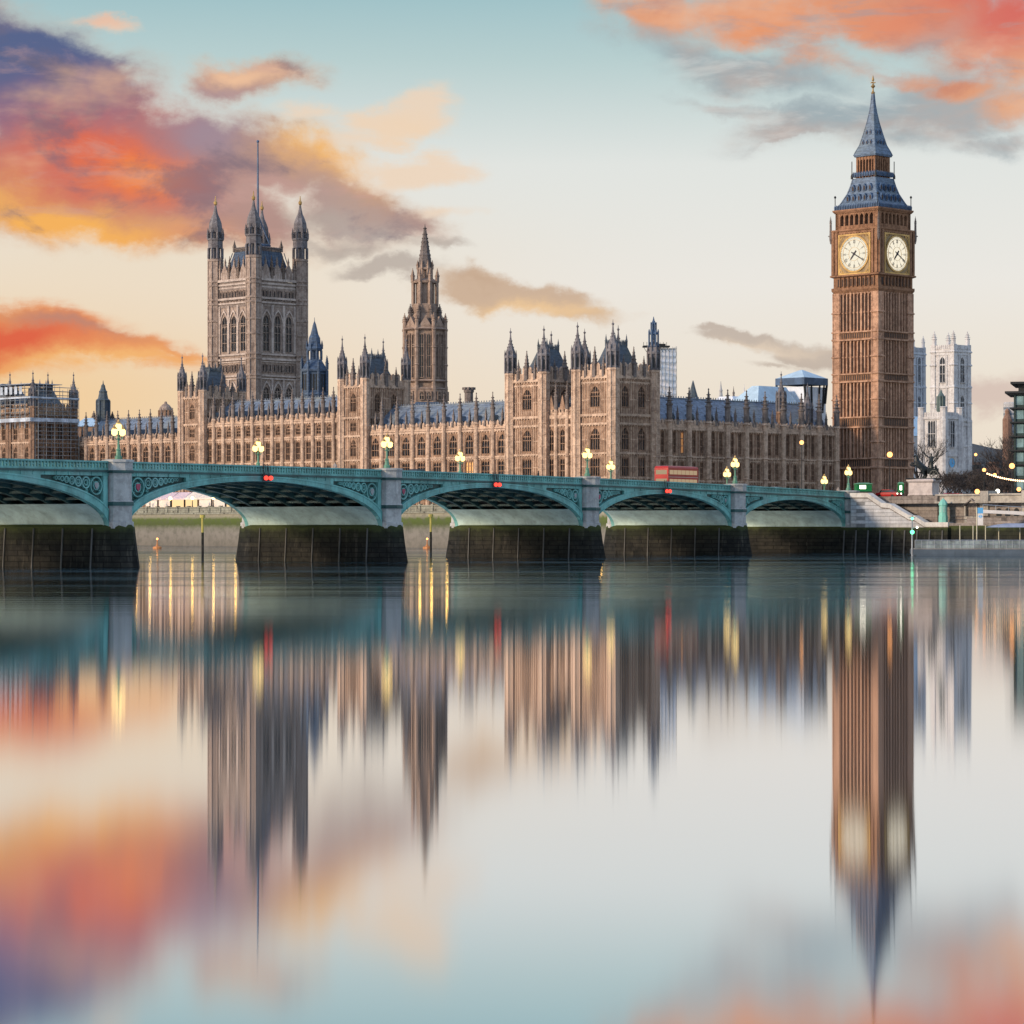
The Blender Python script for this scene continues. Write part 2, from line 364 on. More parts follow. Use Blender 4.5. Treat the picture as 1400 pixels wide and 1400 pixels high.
M['water'] = water_mat()
M['stone_grey_warm'] = stone('spire_tower_stone', (.36, .275, .225), .5, .55)
M['stone_spire'] = stone('dark_spire_stone', (.17, .15, .145), .5, .5)
M['slit_dark'] = paint('dark_slit_openings', (.055, .040, .036), .8, .3)
M['dial_glow'] = glow('lit_opal_dial', (1.0, .91, .72), .96)
M['dial_ink'] = paint('dial_blue_black', (.03, .03, .04), .6, .1)
M['dial_panel'] = paint('dial_spandrel_gilt', (.30, .21, .11), .5, .4)
M['iron_roof_dark'] = slate('dark_blue_iron_roof', (.045, .075, .12))
M['red_shield'] = paint('painted_shield_red', (.35, .05, .10), .5, .2)
M['timber_grey'] = paint('wet_grey_timber', (.10, .10, .095), .8, .3)
M['lamp_green'] = paint('lamp_post_green', (.10, .26, .18), .5, .2)
M['bus_glass'] = glow('lit_bus_window', (1.0, .74, .46), .42)
M['coat_dark'] = paint('dark_coat', (.03, .03, .035), .9, .2); M['coat_pale'] = paint('pale_coat', (.5, .42, .38), .9, .1)
M['pink_canvas'] = paint('pink_canvas', (.60, .50, .58), .7, .08, 0, .1)
M['terrace_glow'] = glow('terrace_globe', (1.0, .60, .16), 20)
M['orange_paint'] = paint('orange_buoy', (.5, .2, .06), .5, .2)
M['stair_coping'] = stone('stair_coping', (.60, .59, .56), .3, .25); M['embank_coping'] = stone('embankment_coping', (.42, .40, .36), .4, .4)
M['plinth_stone'] = stone('plinth_granite', (.60, .54, .52), .3, .3); M['bronze_light'] = paint('worn_bronze', (.16, .16, .14), .5, .3, .3)
M['kiosk_roof'] = paint('kiosk_roof_green', (.10, .30, .16), .5, .2)
M['booth_glass'] = paint('booth_window', (.30, .52, .46), .3, .2)
M['pontoon_grey'] = paint('pontoon_hull', (.075, .10, .125), .5, .2, .1); M['panel_glass'] = paint('mesh_rail_panel', (.20, .24, .24), .5, .5, 0, .5); M['canopy_grey'] = paint('blue_grey_canopy', (.26, .30, .40), .5, .2); M['post_cream'] = paint('cream_post', (.60, .56, .42), .5, .1)
M['stone_white_shade'] = stone('shaded_portland_stone', (.50, .54, .60), .3, .3); M['copper_grey'] = paint('grey_green_lead', (.10, .15, .15), .5, .3)  # shaded copy of the white stone, its shade put in as a bluer colour
M['dark_green_frame'] = paint('dark_green_cladding', (.025, .05, .05), .5, .3); M['office_teal'] = paint('teal_office_glass', (.18, .30, .33), .25, .4); M['office_lit'] = glow('lit_office', (1.0, .85, .35), .9)
M['orange_glow_soft'] = glow('warm_bulb', (1.0, .62, .32), 6)

# ------------------------------------------------------------------ mesh helpers
class MB:
    def __init__(s): s.v = []; s.f = []; s.mi = []; s.T = None; s.k = 0
    def at(s, loc=(0, 0, 0), rz=0.0):
        loc = (*loc, 0) if len(loc) == 2 else loc
        s.T = Matrix.Translation(loc) @ Matrix.Rotation(rz, 4, 'Z'); return s
    def add(s, vs, fs):
        n = len(s.v)
        if s.T is not None: vs = [tuple(s.T @ Vector(p)) for p in vs]
        s.v += vs; s.f += [tuple(i + n for i in f) for f in fs]; s.mi += [s.k] * len(fs)
    def box(s, x0, x1, y0, y1, z0, z1):
        s.add([(x0, y0, z0), (x1, y0, z0), (x1, y1, z0), (x0, y1, z0), (x0, y0, z1), (x1, y0, z1), (x1, y1, z1), (x0, y1, z1)],
              [(3, 2, 1, 0), (4, 5, 6, 7), (0, 1, 5, 4), (1, 2, 6, 5), (2, 3, 7, 6), (3, 0, 4, 7)])
    def lathe(s, cx, cy, prof, n=8, rot=None, sx=1, sy=1):
        rot = pi / n if rot is None else rot
        vs = []; fs = []
        for r, z in prof:
            r = max(r, .004)
            vs += [(cx + sx * r * cos(rot + 2 * pi * i / n), cy + sy * r * sin(rot + 2 * pi * i / n), z) for i in range(n)]
        for j in range(len(prof) - 1):
            for i in range(n):
                a = j * n + i; b = j * n + (i + 1) % n
                fs.append((a, b, b + n, a + n))
        fs.append(tuple(range(n - 1, -1, -1))); fs.append(tuple(range((len(prof) - 1) * n, len(prof) * n)))
        s.add(vs, fs)
    def sq(s, cx, cy, prof, ax=1.0, ay=1.0):            # square in plan: (half side, z)
        s.lathe(cx, cy, [(r * sqrt(2), z) for r, z in prof], 4, pi / 4, ax, ay)
    def rect(s, prof):                                  # (x0,x1,y0,y1,z) rings
        vs = []; fs = []
        for x0, x1, y0, y1, z in prof: vs += [(x0, y0, z), (x1, y0, z), (x1, y1, z), (x0, y1, z)]
        for j in range(len(prof) - 1):
            for i in range(4):
                a = j * 4 + i; b = j * 4 + (i + 1) % 4; fs.append((a, b, b + 4, a + 4))
        fs.append((3, 2, 1, 0)); k = 4 * (len(prof) - 1); fs.append((k, k + 1, k + 2, k + 3))
        s.add(vs, fs)
    def prism(s, pts, y0, y1):                          # polygon in x,z pushed along y
        n = len(pts)
        s.add([(x, y0, z) for x, z in pts] + [(x, y1, z) for x, z in pts],
              [tuple(range(n)), tuple(range(2 * n - 1, n - 1, -1))] + [(i, i + n, (i + 1) % n + n, (i + 1) % n) for i in range(n)])
    def slab(s, pts, z0, z1):                           # polygon in x,y pushed along z
        n = len(pts)
        s.add([(x, y, z0) for x, y in pts] + [(x, y, z1) for x, y in pts],
              [tuple(range(n - 1, -1, -1)), tuple(range(n, 2 * n))] + [(i, (i + 1) % n, (i + 1) % n + n, i + n) for i in range(n)])
    def strip(s, lo, hi, y0, y1):                       # band between two x,z curves, with thickness along y
        n = len(lo)
        vs = [(x, y0, z) for x, z in lo] + [(x, y0, z) for x, z in hi] + [(x, y1, z) for x, z in lo] + [(x, y1, z) for x, z in hi]
        fs = []
        for i in range(n - 1):
            a, b, c, d = i, i + n, i + 2 * n, i + 3 * n
            fs += [(a, a + 1, b + 1, b), (c + 1, c, d, d + 1), (b, b + 1, d + 1, d), (a + 1, a, c, c + 1)]
        fs += [(0, n, 3 * n, 2 * n), (n - 1, 3 * n - 1, 4 * n - 1, 2 * n - 1)]
        s.add(vs, fs)
    def tube(s, p, q, r, n=6, r2=None):
        p, q = Vector(p), Vector(q); d = (q - p)
        if d.length < 1e-6: return
        d.normalize(); u = d.cross(Vector((0, 0, 1)))
        if u.length < 1e-3: u = Vector((1, 0, 0))
        u.normalize(); w = d.cross(u); r2 = r if r2 is None else r2
        vs = [tuple(p + (u * cos(2 * pi * i / n) + w * sin(2 * pi * i / n)) * r) for i in range(n)]
        vs += [tuple(q + (u * cos(2 * pi * i / n) + w * sin(2 * pi * i / n)) * r2) for i in range(n)]
        s.add(vs, [(i, (i + 1) % n, (i + 1) % n + n, i + n) for i in range(n)] + [tuple(range(n - 1, -1, -1)), tuple(range(n, 2 * n))])
    def ring(s, cx, cz, r, w, y0, y1, n=14, a0=0.0, a1=2 * pi):   # flat ring in x,z
        lo = [(cx + (r - w) * cos(a0 + (a1 - a0) * i / n), cz + (r - w) * sin(a0 + (a1 - a0) * i / n)) for i in range(n + 1)]
        hi = [(cx + r * cos(a0 + (a1 - a0) * i / n), cz + r * sin(a0 + (a1 - a0) * i / n)) for i in range(n + 1)]
        s.strip(lo, hi, y0, y1)
    def ball(s, c, r, n=10, m=6, sz=1.0):
        s.lathe(c[0], c[1], [(r * sin(pi * j / m), c[2] - sz * r * cos(pi * j / m)) for j in range(m + 1)], n)
    def mesh(s, name, mats):
        me = bpy.data.meshes.new(name); me.from_pydata(s.v, [], s.f)
        for m in (mats if isinstance(mats, (list, tuple)) else [mats]): me.materials.append(M[m] if isinstance(m, str) else m)
        if any(s.mi): me.polygons.foreach_set('material_index', s.mi)
        me.update(); return me
    def build(s, name, mats, parent=None, loc=(0, 0, 0), rz=0.0, smooth=False):
        me = s.mesh(name, mats)
        if smooth: me.polygons.foreach_set('use_smooth', [True] * len(me.polygons))
        return link(name, me, parent, loc, rz)
def link(name, me, parent=None, loc=(0, 0, 0), rz=0.0, scale=None):
    o = bpy.data.objects.new(name, me); COL.objects.link(o); o.parent = parent
    o.location = loc; o.rotation_euler = (0, 0, rz)
    if scale: o.scale = scale
    return o
def tag(o, label=None, cat=None, group=None, kind=None):
    for k, v in (('label', label), ('category', cat), ('group', group), ('kind', kind)):
        if v: o[k] = v
    return o
def thing(name, label, cat, loc=(0, 0, 0), rz=0.0, group=None):
    loc = (*loc, 0) if len(loc) == 2 else loc
    o = bpy.data.objects.new(name, None); COL.objects.link(o); o.location = loc; o.rotation_euler = (0, 0, rz)
    return tag(o, label, cat, group)
def copy_tree(o, parent=None):
    c = o.copy(); COL.objects.link(c); c.parent = parent
    for ch in list(o.children): copy_tree(ch, c)
    return c
def W(px, py, Y): return ((px - 700) / F * Y, Y, CAMH + (HOR - py) / F * Y)      # a place at distance Y
def HZ(py, Y): return CAMH + (HOR - py) / F * Y
def arch_pts(w, z0, z1, n=6):                           # pointed arch, left foot to right foot
    h = z1 - z0; a = w / 2; R = (a * a + h * h) / (2 * a) if h > a else a
    if h <= a: return [(-a * cos(pi * i / (2 * n)), z0 + h * sin(pi * i / (2 * n))) for i in range(2 * n + 1)]
    t1 = math.asin(min(1, h / R)); L = [(-a + R - R * cos(t1 * i / n), z0 + R * sin(t1 * i / n)) for i in range(n + 1)]
    return L + [(-x, z) for x, z in reversed(L[:-1])]

# ------------------------------------------------------------------ gothic kit
def pinnacle(mb, cx, cy, z, h, r, n=4):
    """Slender crocketed pinnacle standing at z."""
    f = mb.sq if n == 4 else (lambda x, y, p: mb.lathe(x, y, p, n))
    f(cx, cy, [(r, z), (r, z + .42 * h), (r * 1.3, z + .43 * h), (r * 1.3, z + .47 * h), (r * .85, z + .49 * h), (r * .16, z + .93 * h), (r * .10, z + .95 * h)])
    mb.lathe(cx, cy, [(r * .1, z + .93 * h), (r * .34, z + .955 * h), (r * .05, z + h)], 6)
    for k in range(3):
        t = .56 + .11 * k; rr = r * (.85 - .69 * (t - .49) / .44)
        mb.sq(cx, cy, [(rr * 1.0, z + t * h), (rr * 1.45, z + (t + .02) * h), (rr, z + (t + .035) * h)])
def turret(mb, cx, cy, z0, z1, r, htop):
    """Octagonal turret: shaft to z1, panelled sooty lantern, ogee cap and finial of height htop above z1."""
    k = mb.k
    mb.lathe(cx, cy, [(r, z0), (r, z1), (r * 1.14, z1 + .1), (r * 1.14, z1 + .5), (r * .9, z1 + .6)], 8)
    mb.k = 2
    mb.lathe(cx, cy, [(r * .92, z1 + .603), (r * .92, z1 + .36 * htop), (r * 1.15, z1 + .37 * htop), (r * 1.2, z1 + .41 * htop),
                       (r * .95, z1 + .44 * htop), (r * .90, z1 + .50 * htop), (r * .62, z1 + .58 * htop), (r * .32, z1 + .68 * htop), (r * .16, z1 + .80 * htop), (r * .09, z1 + .90 * htop)], 8)
    mb.lathe(cx, cy, [(r * .09, z1 + .88 * htop), (r * .26, z1 + .915 * htop), (r * .07, z1 + .94 * htop), (r * .03, z1 + htop)], 6)
    for i in range(8):                                  # little gables and corner shafts round the lantern
        a = pi / 8 + pi / 4 * i; x, y = cx + r * 1.06 * cos(a), cy + r * 1.06 * sin(a)
        mb.sq(x, y, [(r * .11, z1 + .5), (r * .11, z1 + .44 * htop), (r * .02, z1 + .54 * htop)])
        for t, q in ((.60, .60), (.66, .40), (.73, .28)): mb.ball((cx + r * q * cos(a), cy + r * q * sin(a), z1 + t * htop), r * .1, 5, 3)
    mb.k = k
    zz = z1 - 3.2
    while zz > z0 + 1:
        mb.lathe(cx, cy, [(r * 1.02, zz), (r * 1.1, zz + .12), (r * 1.02, zz + .3)], 8); zz -= 2.4
    for i in range(8):
        a = pi / 8 + pi / 4 * i; mb.sq(cx + r * .98 * cos(a), cy + r * .98 * sin(a), [(r * .10, z0), (r * .10, z1)])
def slot_panels(mb, cx, cy, z0, z1, r, n=8):
    """Dark lancet slots on a turret lantern (second material)."""
    k = mb.k; mb.k = 1
    for i in range(n):
        a = 2 * pi * i / n; d = r * cos(pi / n) + .012; w = r * .2
        c, s = cos(a), sin(a); x, y = cx + d * c, cy + d * s
        mb.add([(x + w * s, y - w * c, z0), (x - w * s, y + w * c, z0), (x - w * s, y + w * c, z1), (x, y, z1 + w * 1.6), (x + w * s, y - w * c, z1)], [(0, 1, 2, 3, 4)])
    mb.k = k
_wm = {}
def window_mesh(w, h, nl=3, tr=1, pointed=False, mat='stone', lit=None):
    """Stone framed window, outside at -y: frame, mullions, transoms, recessed panes (material 1)."""
    key = (round(w, 2), round(h, 2), nl, tr, pointed, mat, lit)
    if key in _wm: return _wm[key]
    b = MB(); t = .13; a = w / 2
    b.box(-a, -a + t, -.06, .34, 0, h); b.box(a - t, a, -.06, .34, 0, h); b.box(-a + t, a - t, -.10, .34, 0, t); b.box(-a + t, a - t, -.06, .34, h - t, h)
    iw = w - 2 * t
    if pointed:
        hs = h - t - min(iw * .85, h * .45)
        arc = arch_pts(iw, hs, h - t - .05); top = [(x, h - t + .002) for x, z in arc]
        b.strip(arc, top, .0, .33)
        for i in range(1, nl): pass
    for i in range(1, nl):
        x = -iw / 2 + iw * i / nl; b.box(x - .055, x + .055, .06, .32, t, h - t)
    for j in range(1, tr + 1):
        z = h * (.50 if tr == 1 else j / (tr + 1)); b.box(-iw / 2, iw / 2, .08, .31, z - .07, z + .07)
    lw = iw / nl
    for i in range(nl):                                 # cusped heads of the lights
        x = -iw / 2 + lw * (i + .5); zt = h - t - (.0 if not pointed else .28 * h)
        arc = arch_pts(lw - .08, zt - lw * .9, zt - .04, 3)
        b.strip([(x + p, z) for p, z in arc], [(x + p, zt + .02) for p, z in arc], .07, .30)
    b.k = 1; b.add([(-a + t, .33, t), (a - t, .33, t), (a - t, .33, h - t), (-a + t, .33, h - t)], [(0, 1, 2, 3)]); b.k = 0
    _wm[key] = b.mesh('window', [mat, lit or 'glass']); return _wm[key]

def wall_with_openings(mb, x0, x1, z0, z1, th, cols):
    """Wall in the frame of a face (outside at -y); cols = [(xc, w, [(za, zb), ...])]."""
    x = x0
    for xc, w, rows in sorted(cols):
        a, b = xc - w / 2, xc + w / 2
        if a > x: mb.box(x, a, 0, th, z0, z1)
        z = z0
        for za, zb in sorted(rows):
            if za > z: mb.box(a, b, 0, th, z, za)
            z = zb
        if z1 > z: mb.box(a, b, 0, th, z, z1)
        x = b
    if x1 > x: mb.box(x, x1, 0, th, z0, z1)

class Build:
    """A gothic building thing: collects wall, trim and roof meshes and hangs windows, buttresses, turrets on the root."""
    def __init__(s, name, label, cat, uv, group=None, mat='stone', rz=None):
        s.root = thing(name, label, cat, (*uv, 0), PR if rz is None else rz, group); s.mat = mat
        s.wall = MB(); s.trim = MB()
    def face(s, o, rz, x0, x1, z0, z1, cols, strings=(), nl=3, pointed=False, tr=1, th=.6, panels=True, lit={}, pcol=None):
        for q in (s.wall, s.trim): q.at((o[0], o[1], 0), rz)
        wall_with_openings(s.wall, x0, x1, z0, z1, th, cols)
        T = s.wall.T
        for ci, (xc, w, rows) in enumerate(cols):
            for ri, (za, zb) in enumerate(rows):
                p = T @ Vector((xc, 0, za))
                pt = pointed if isinstance(pointed, bool) else (ri in pointed)
                me = window_mesh(w, zb - za, nl, tr, pt, s.mat, lit.get((ci, ri)))
                link('window', me, s.root, p, rz)
            if panels:                                  # blind tracery under and over the windows
                zs = [z0] + [z for r in sorted(rows) for z in r] + [z1]
                for k in range(0, len(zs), 2):
                    a, b = zs[k] + .15, zs[k + 1] - .18
                    if b - a < .35: continue
                    n = max(2, int(w / .45))
                    for i in range(n + 1):
                        x = xc - w / 2 + w * i / n; s.trim.box(x - .06, x + .06, -.09, -.002, a, b)
                for sgn in (-1, 1):
                    x = xc + sgn * (w / 2 + .17); s.trim.box(x - .06, x + .06, -.13, -.002, z0 + .5, z1 - .3)
        if panels:                                      # perpendicular panelling over the blank strips
            xa = x0; zl = sorted(set([z0 + 1.5] + [z for z, _, _ in strings] + [z1])); ends = [(c - w / 2 - .3, c + w / 2 + .3) for c, w, _ in sorted(cols)] + [(x1, x1)]
            for ea, eb in ends:
                wd = ea - xa
                if wd > .9:
                    n = max(1, int(wd / .62))
                    for i in range(n):
                        x = xa + wd * (i + .5) / n
                        s.trim.box(x - .075, x + .075, -.12, -.004, z0, z1)
                    for a, b in zip(zl[:-1], zl[1:]):
                        m_ = max(1, int((b - a) / 2.3))
                        for q in range(1, m_): zz = a + (b - a) * q / m_; s.trim.box(xa + .05, ea - .05, -.08, -.005, zz - .09, zz + .09)
                xa = eb
        for z, pr, hh in strings:
            s.trim.box(x0, x1, -pr, -.003, z, z + hh)
            n = int((x1 - x0) / .8)
            for i in range(n): x = x0 + (x1 - x0) * (i + .5) / n; s.trim.box(x - .14, x + .14, -pr * .8, -.006, z - .22, z - .003)
        for q in (s.wall, s.trim): q.T = None
    def parapet(s, o, rz, x0, x1, z, h=1.5, step=1.1):
        b = s.trim; b.at((o[0], o[1], 0), rz)
        b.box(x0, x1, -.28, .55, z, z + .35); b.box(x0, x1, -.06, .30, z + .35, z + h * .58)
        n = max(2, int((x1 - x0) / step)); w = (x1 - x0) / n
        for i in range(n):
            xa = x0 + i * w; b.box(xa + w * .2, xa + w * .8, -.06, .30, z + h * .58, z + h)
            b.prism([(xa + w * .2, z + h), (xa + w * .8, z + h), (xa + w * .5, z + h + .4)], -.04, .28)
            b.box(xa + w * .42, xa + w * .58, -.12, -.061, z + .4, z + h * .9)
        b.T = None
    def done(s, roof=None):
        s.wall.build('wall', s.mat, s.root); s.trim.build('carved_trim', {'stone': 'stone_trim', 'stone_tower': 'tower_trim'}.get(s.mat, s.mat), s.root)
        return s.root

PANG = atan2(.702, .712)
PW = Vector((cos(PANG), sin(PANG))); PS = Vector((-sin(PANG), cos(PANG)))     # palace west and south
PC = Vector((138 / F * 560, 560))                                               # north-east corner of the palace
PR = PANG
def pal(u, v): return tuple(PC + PW * u + PS * v)
def v_at(px, u=0.0):                                    # distance south along the river front that shows at column px
    o = PC + PW * u; k = (px - 700) / F
    return (o.x - k * o.y) / (k * PS.y - PS.x)
def u_at(px, v=0.0):
    o = PC + PS * v; k = (px - 700) / F
    return (k * o.y - o.x) / (PW.x - k * PW.y)
EAST = -pi / 2
BASEZ = 8.3

_bm = {}
def buttress_meshes(z1, h, r):
    key = (z1, h, r)
    if key not in _bm:
        a = MB(); a.lathe(0, 0, [(r * 1.25, BASEZ), (r * 1.25, 12), (r * 1.1, 12.4), (r * 1.1, 19), (r, 19.3), (r, z1)], 8)
        for z in (14.5, 19.0, z1 - .6): a.lathe(0, 0, [(r * 1.1, z), (r * 1.32, z + .1), (r * 1.32, z + .25), (r * 1.05, z + .4)], 8)
        b = MB(); pinnacle(b, 0, 0, z1, h, r * 1.02, 8)
        _bm[key] = (a.mesh('buttress', 'stone_trim'), b.mesh('pinnacle', 'stone_grey'))
    return _bm[key]
def buttress(root, x, y, z1, h, r=.5, pin=True):
    a, b = buttress_meshes(z1, h, r)
    o = link('buttress', a, root, (x, y, 0))
    if pin: link('pinnacle', b, o)

def small_pin():
    if 'small' not in _bm: b = MB(); b.prism([(-.55, -.6), (.55, -.6), (.55, .2), (0, 1.1), (-.55, .2)], -.2, .2); pinnacle(b, 0, 0, .5, 3.0, .2); _bm['small'] = b.mesh('pinnacle', 'stone_grey')
    return _bm['small']
def dormer_mesh(mat):
    b = MB()
    b.box(-.5, .5, -.1, 2.0, 0, 1.0); b.prism([(-.65, 1.0), (.65, 1.0), (0, 2.1)], -.25, 2.0)
    b.tube((0, -.2, 2.0), (0, -.2, 3.0), .05, 4)
    b.k = 1; b.box(-.3, .3, -.13, -.101, .15, .95); b.k = 0
    return b.mesh('dormer', [mat, 'iron_dark'])
DORM = dormer_mesh('slate_dark')
def long_roof(B, o, rz, x0, x1, z, depth, h, nd=0, dz=.6, mat='slate', crest=True, inset=1.0):
    """Ridge roof along a face; dormers on the outer slope."""
    r = MB().at((o[0], o[1], 0), rz)
    ym = inset + depth / 2
    pts = [(inset, z), (ym, z + h), (inset + depth, z)]
    vs = [(x, y, zz) for x in (x0, x1) for y, zz in pts]
    r.add(vs, [(0, 3, 4, 1), (1, 4, 5, 2), (0, 1, 2), (5, 4, 3), (0, 2, 5, 3)])
    if crest:
        r.box(x0, x1, ym - .1, ym + .1, z + h - .05, z + h + .25)
        n = int((x1 - x0) / .8)
        for i in range(n): xx = x0 + (i + .5) * (x1 - x0) / n; r.box(xx - .1, xx + .1, ym - .05, ym + .05, z + h + .25, z + h + .6)
    for i in range(int((x1 - x0) / 4.6) + 1):            # standing ribs of the cast iron plates
        xx = x0 + .15 + i * 4.6 / 2
        for yy in (0,):
            if xx > x1: break
    T = r.T
    ro = r.build('roof', mat, B.root)
    for i in range(nd):
        x = x0 + (i + .5) * (x1 - x0) / nd; t = dz / h
        p = T @ Vector((x, inset + t * depth / 2, z + dz)); link('dormer', DORM, ro, p, rz)
    return ro
def steep_roof(B, x0, x1, y0, y1, z, h, mat='slate_dark', name='roof', k=.32, crest=True):
    r = MB(); dx, dy = (x1 - x0) * k, (y1 - y0) * k
    r.rect([(x0, x1, y0, y1, z), (x0 + dx * .62, x1 - dx * .62, y0 + dy * .62, y1 - dy * .62, z + h * .55), (x0 + dx, x1 - dx, y0 + dy, y1 - dy, z + h)])
    if crest:
        xa, xb, ya, yb = x0 + dx, x1 - dx, y0 + dy, y1 - dy
        for i in range(9):
            t = i / 8; x = xa + (xb - xa) * t; y = ya + (yb - ya) * t
            for q in ((x, ya), (x, yb), (xa, y), (xb, y)): r.sq(q[0], q[1], [(.07, z + h - .05), (.07, z + h + .6), (.02, z + h + 1.1)])
        r.box(xa, xb, ya - .06, ya + .06, z + h + .3, z + h + .42); r.box(xa - .06, xa + .06, ya, yb, z + h + .3, z + h + .42)
        for q in ((xa, ya), (xb, ya), (xa, yb), (xb, yb)): pinnacle(r, q[0], q[1], z + h - .3, 2.6, .16)
    return r.build(name, mat, B.root)

# ------------------------------------------------------------------ the ground, the river, the hills
def ground():
    wb = MB(); wb.add([(-1500, -300, 0), (1500, -300, 0), (1500, 2600, 0), (-1500, 2600, 0)], [(0, 1, 2, 3)])
    tag(wb.build('water', 'water'), kind='structure')
    A, B_ = pal(-10, 420), pal(-10, 6)
    edge = [A, B_, (36.0, 480.5), (57.6, 467.2), (66, 455.2), (140, 356.5), (700, 300), (2500, 300), (2500, 6000), (-2500, 6000), (-2500, 1500)]
    g = MB(); n = len(edge)
    g.add([(x, y, BASEZ) for x, y in edge], [tuple(range(n))])
    tag(g.build('ground', 'dirt'), kind='structure')
    h = MB(); random.seed(3)
    nx, ny = 90, 10
    for j in range(ny):
        for i in range(nx):
            x = -900 + 2600 * i / (nx - 1); y = 2300 + 700 * j / (ny - 1)
            s = sin(pi * min(1, j / (ny * .6)) / 2)
            h.v.append((x, y, 4 + s * (70 + 14 * sin(x * .004 + 1) + 9 * sin(x * .017) + 5 * sin(x * .06) + random.uniform(-2.5, 2.5))))
    h.f = [(j * nx + i, j * nx + i + 1, (j + 1) * nx + i + 1, (j + 1) * nx + i) for j in range(ny - 1) for i in range(nx - 1)]; h.mi = [0] * len(h.f)
    tag(h.build('hills', 'hill'), kind='structure')
ground()

# the river wall of the terrace
def river_wall():
    L = (PC + PW * -10 + PS * 420); t = thing('river_wall', 'long weed-stained stone river wall below the palace terrace', 'wall', (*pal(-10.6, 6), 0), PR)
    b = MB(); b.rect([(-.9, .6, 0, 414, -2), (-.3, .6, 0, 414, 7.4)]); b.build('wall_face', 'weed_wall', t)
    c = MB(); c.box(-.55, .6, 0, 414, 7.404, 7.8); c.box(-.3, .1, 0, 414, 7.8, 8.9); c.box(-.45, .25, 0, 414, 8.9, 9.1)
    for i in range(104): c.box(-.5, .3, i * 4, i * 4 + .7, 7.85, 9.35)
    c.build('parapet', 'river_wall', t)
    e = thing('river_wall', 'dark wall stub of the river bank behind the bridge arches', 'wall')
    p, q = Vector(pal(-10.6, 6)), Vector((36.0, 480.5)); d = (q - p).normalized(); nrm = Vector((d.y, -d.x))
    m = MB(); m.slab([tuple(p), tuple(q), tuple(q + nrm * -1.0), tuple(p + nrm * -1.0)], -2, 9.3); m.build('wall_face', 'weed_wall', e)
river_wall()

# ------------------------------------------------------------------ the palace along the river
V0 = v_at(743.6); V1 = v_at(698); VN0 = v_at(503); VN1 = v_at(472); VS0 = v_at(281); VS1 = v_at(253); VE = v_at(105)

def rows_cols(x0, n, w, ww, rows): return [(x0 + (i + .5) * w, ww, rows) for i in range(n)]

def wing(name, label, va, vb, n, z, rows, nd, lit={}, roof_h=5.6, pin_h=6.4, depth=13, strings=None):
    """A stretch of the river front from v=va (north) to vb (south)."""
    B = Build(name, label, 'building', pal(0, va)); L = vb - va; w = L / n
    cols = rows_cols(0, n, w, w * .52, rows)
    st = strings or [(z - .5, .35, .4), (rows[-1][0] - .75, .25, .35), (rows[-2][0] - .7, .25, .35), (rows[-2][1] + .25, .2, .25)]
    B.face((0, L), EAST, 0, L, BASEZ, z, cols, st, 3, (len(rows) - 1,), 2, lit=lit)
    B.parapet((0, L), EAST, 0, L, z)
    for i in range(n + 1): buttress(B.root, -.35, L * i / n, z + 1.5, pin_h, .48)
    for i in range(n): link('pinnacle', small_pin(), B.root, (.1, L * (i + .5) / n, z + 1.2))
    long_roof(B, (0, L), EAST, 0, L, z + .4, depth, roof_h, n)
    B.wall.rect([(.61, 1.4 + depth, 0, L, BASEZ), (.61, 1.4 + depth, 0, L, z + .2)])
    return B.done()
ROWS_W = [(10.2, 14.0), (15.2, 18.7), (20.0, 24.4)]
ROWS_C = [(10.2, 14.0), (15.0, 18.6), (19.8, 24.2), (25.6, 28.0)]
wing('palace_range', 'tan gothic riverside range with blue dormered roof between the twin-towered pavilion and the spire', V1, VN0, 9, 25.4, ROWS_W, 9, {(6, 1): 'room_glow'})
wing('palace_range', 'taller three-storey riverside range between the two turreted middle towers, below the great square tower', VN1, VS0, 14, 28.7, ROWS_C, 14, {}, 5.2, 6.0)
wing('palace_range', 'low riverside range left of the turreted tower, beside the scaffolded pavilion', VS1, VE, 10, 25.4, ROWS_W, 10)

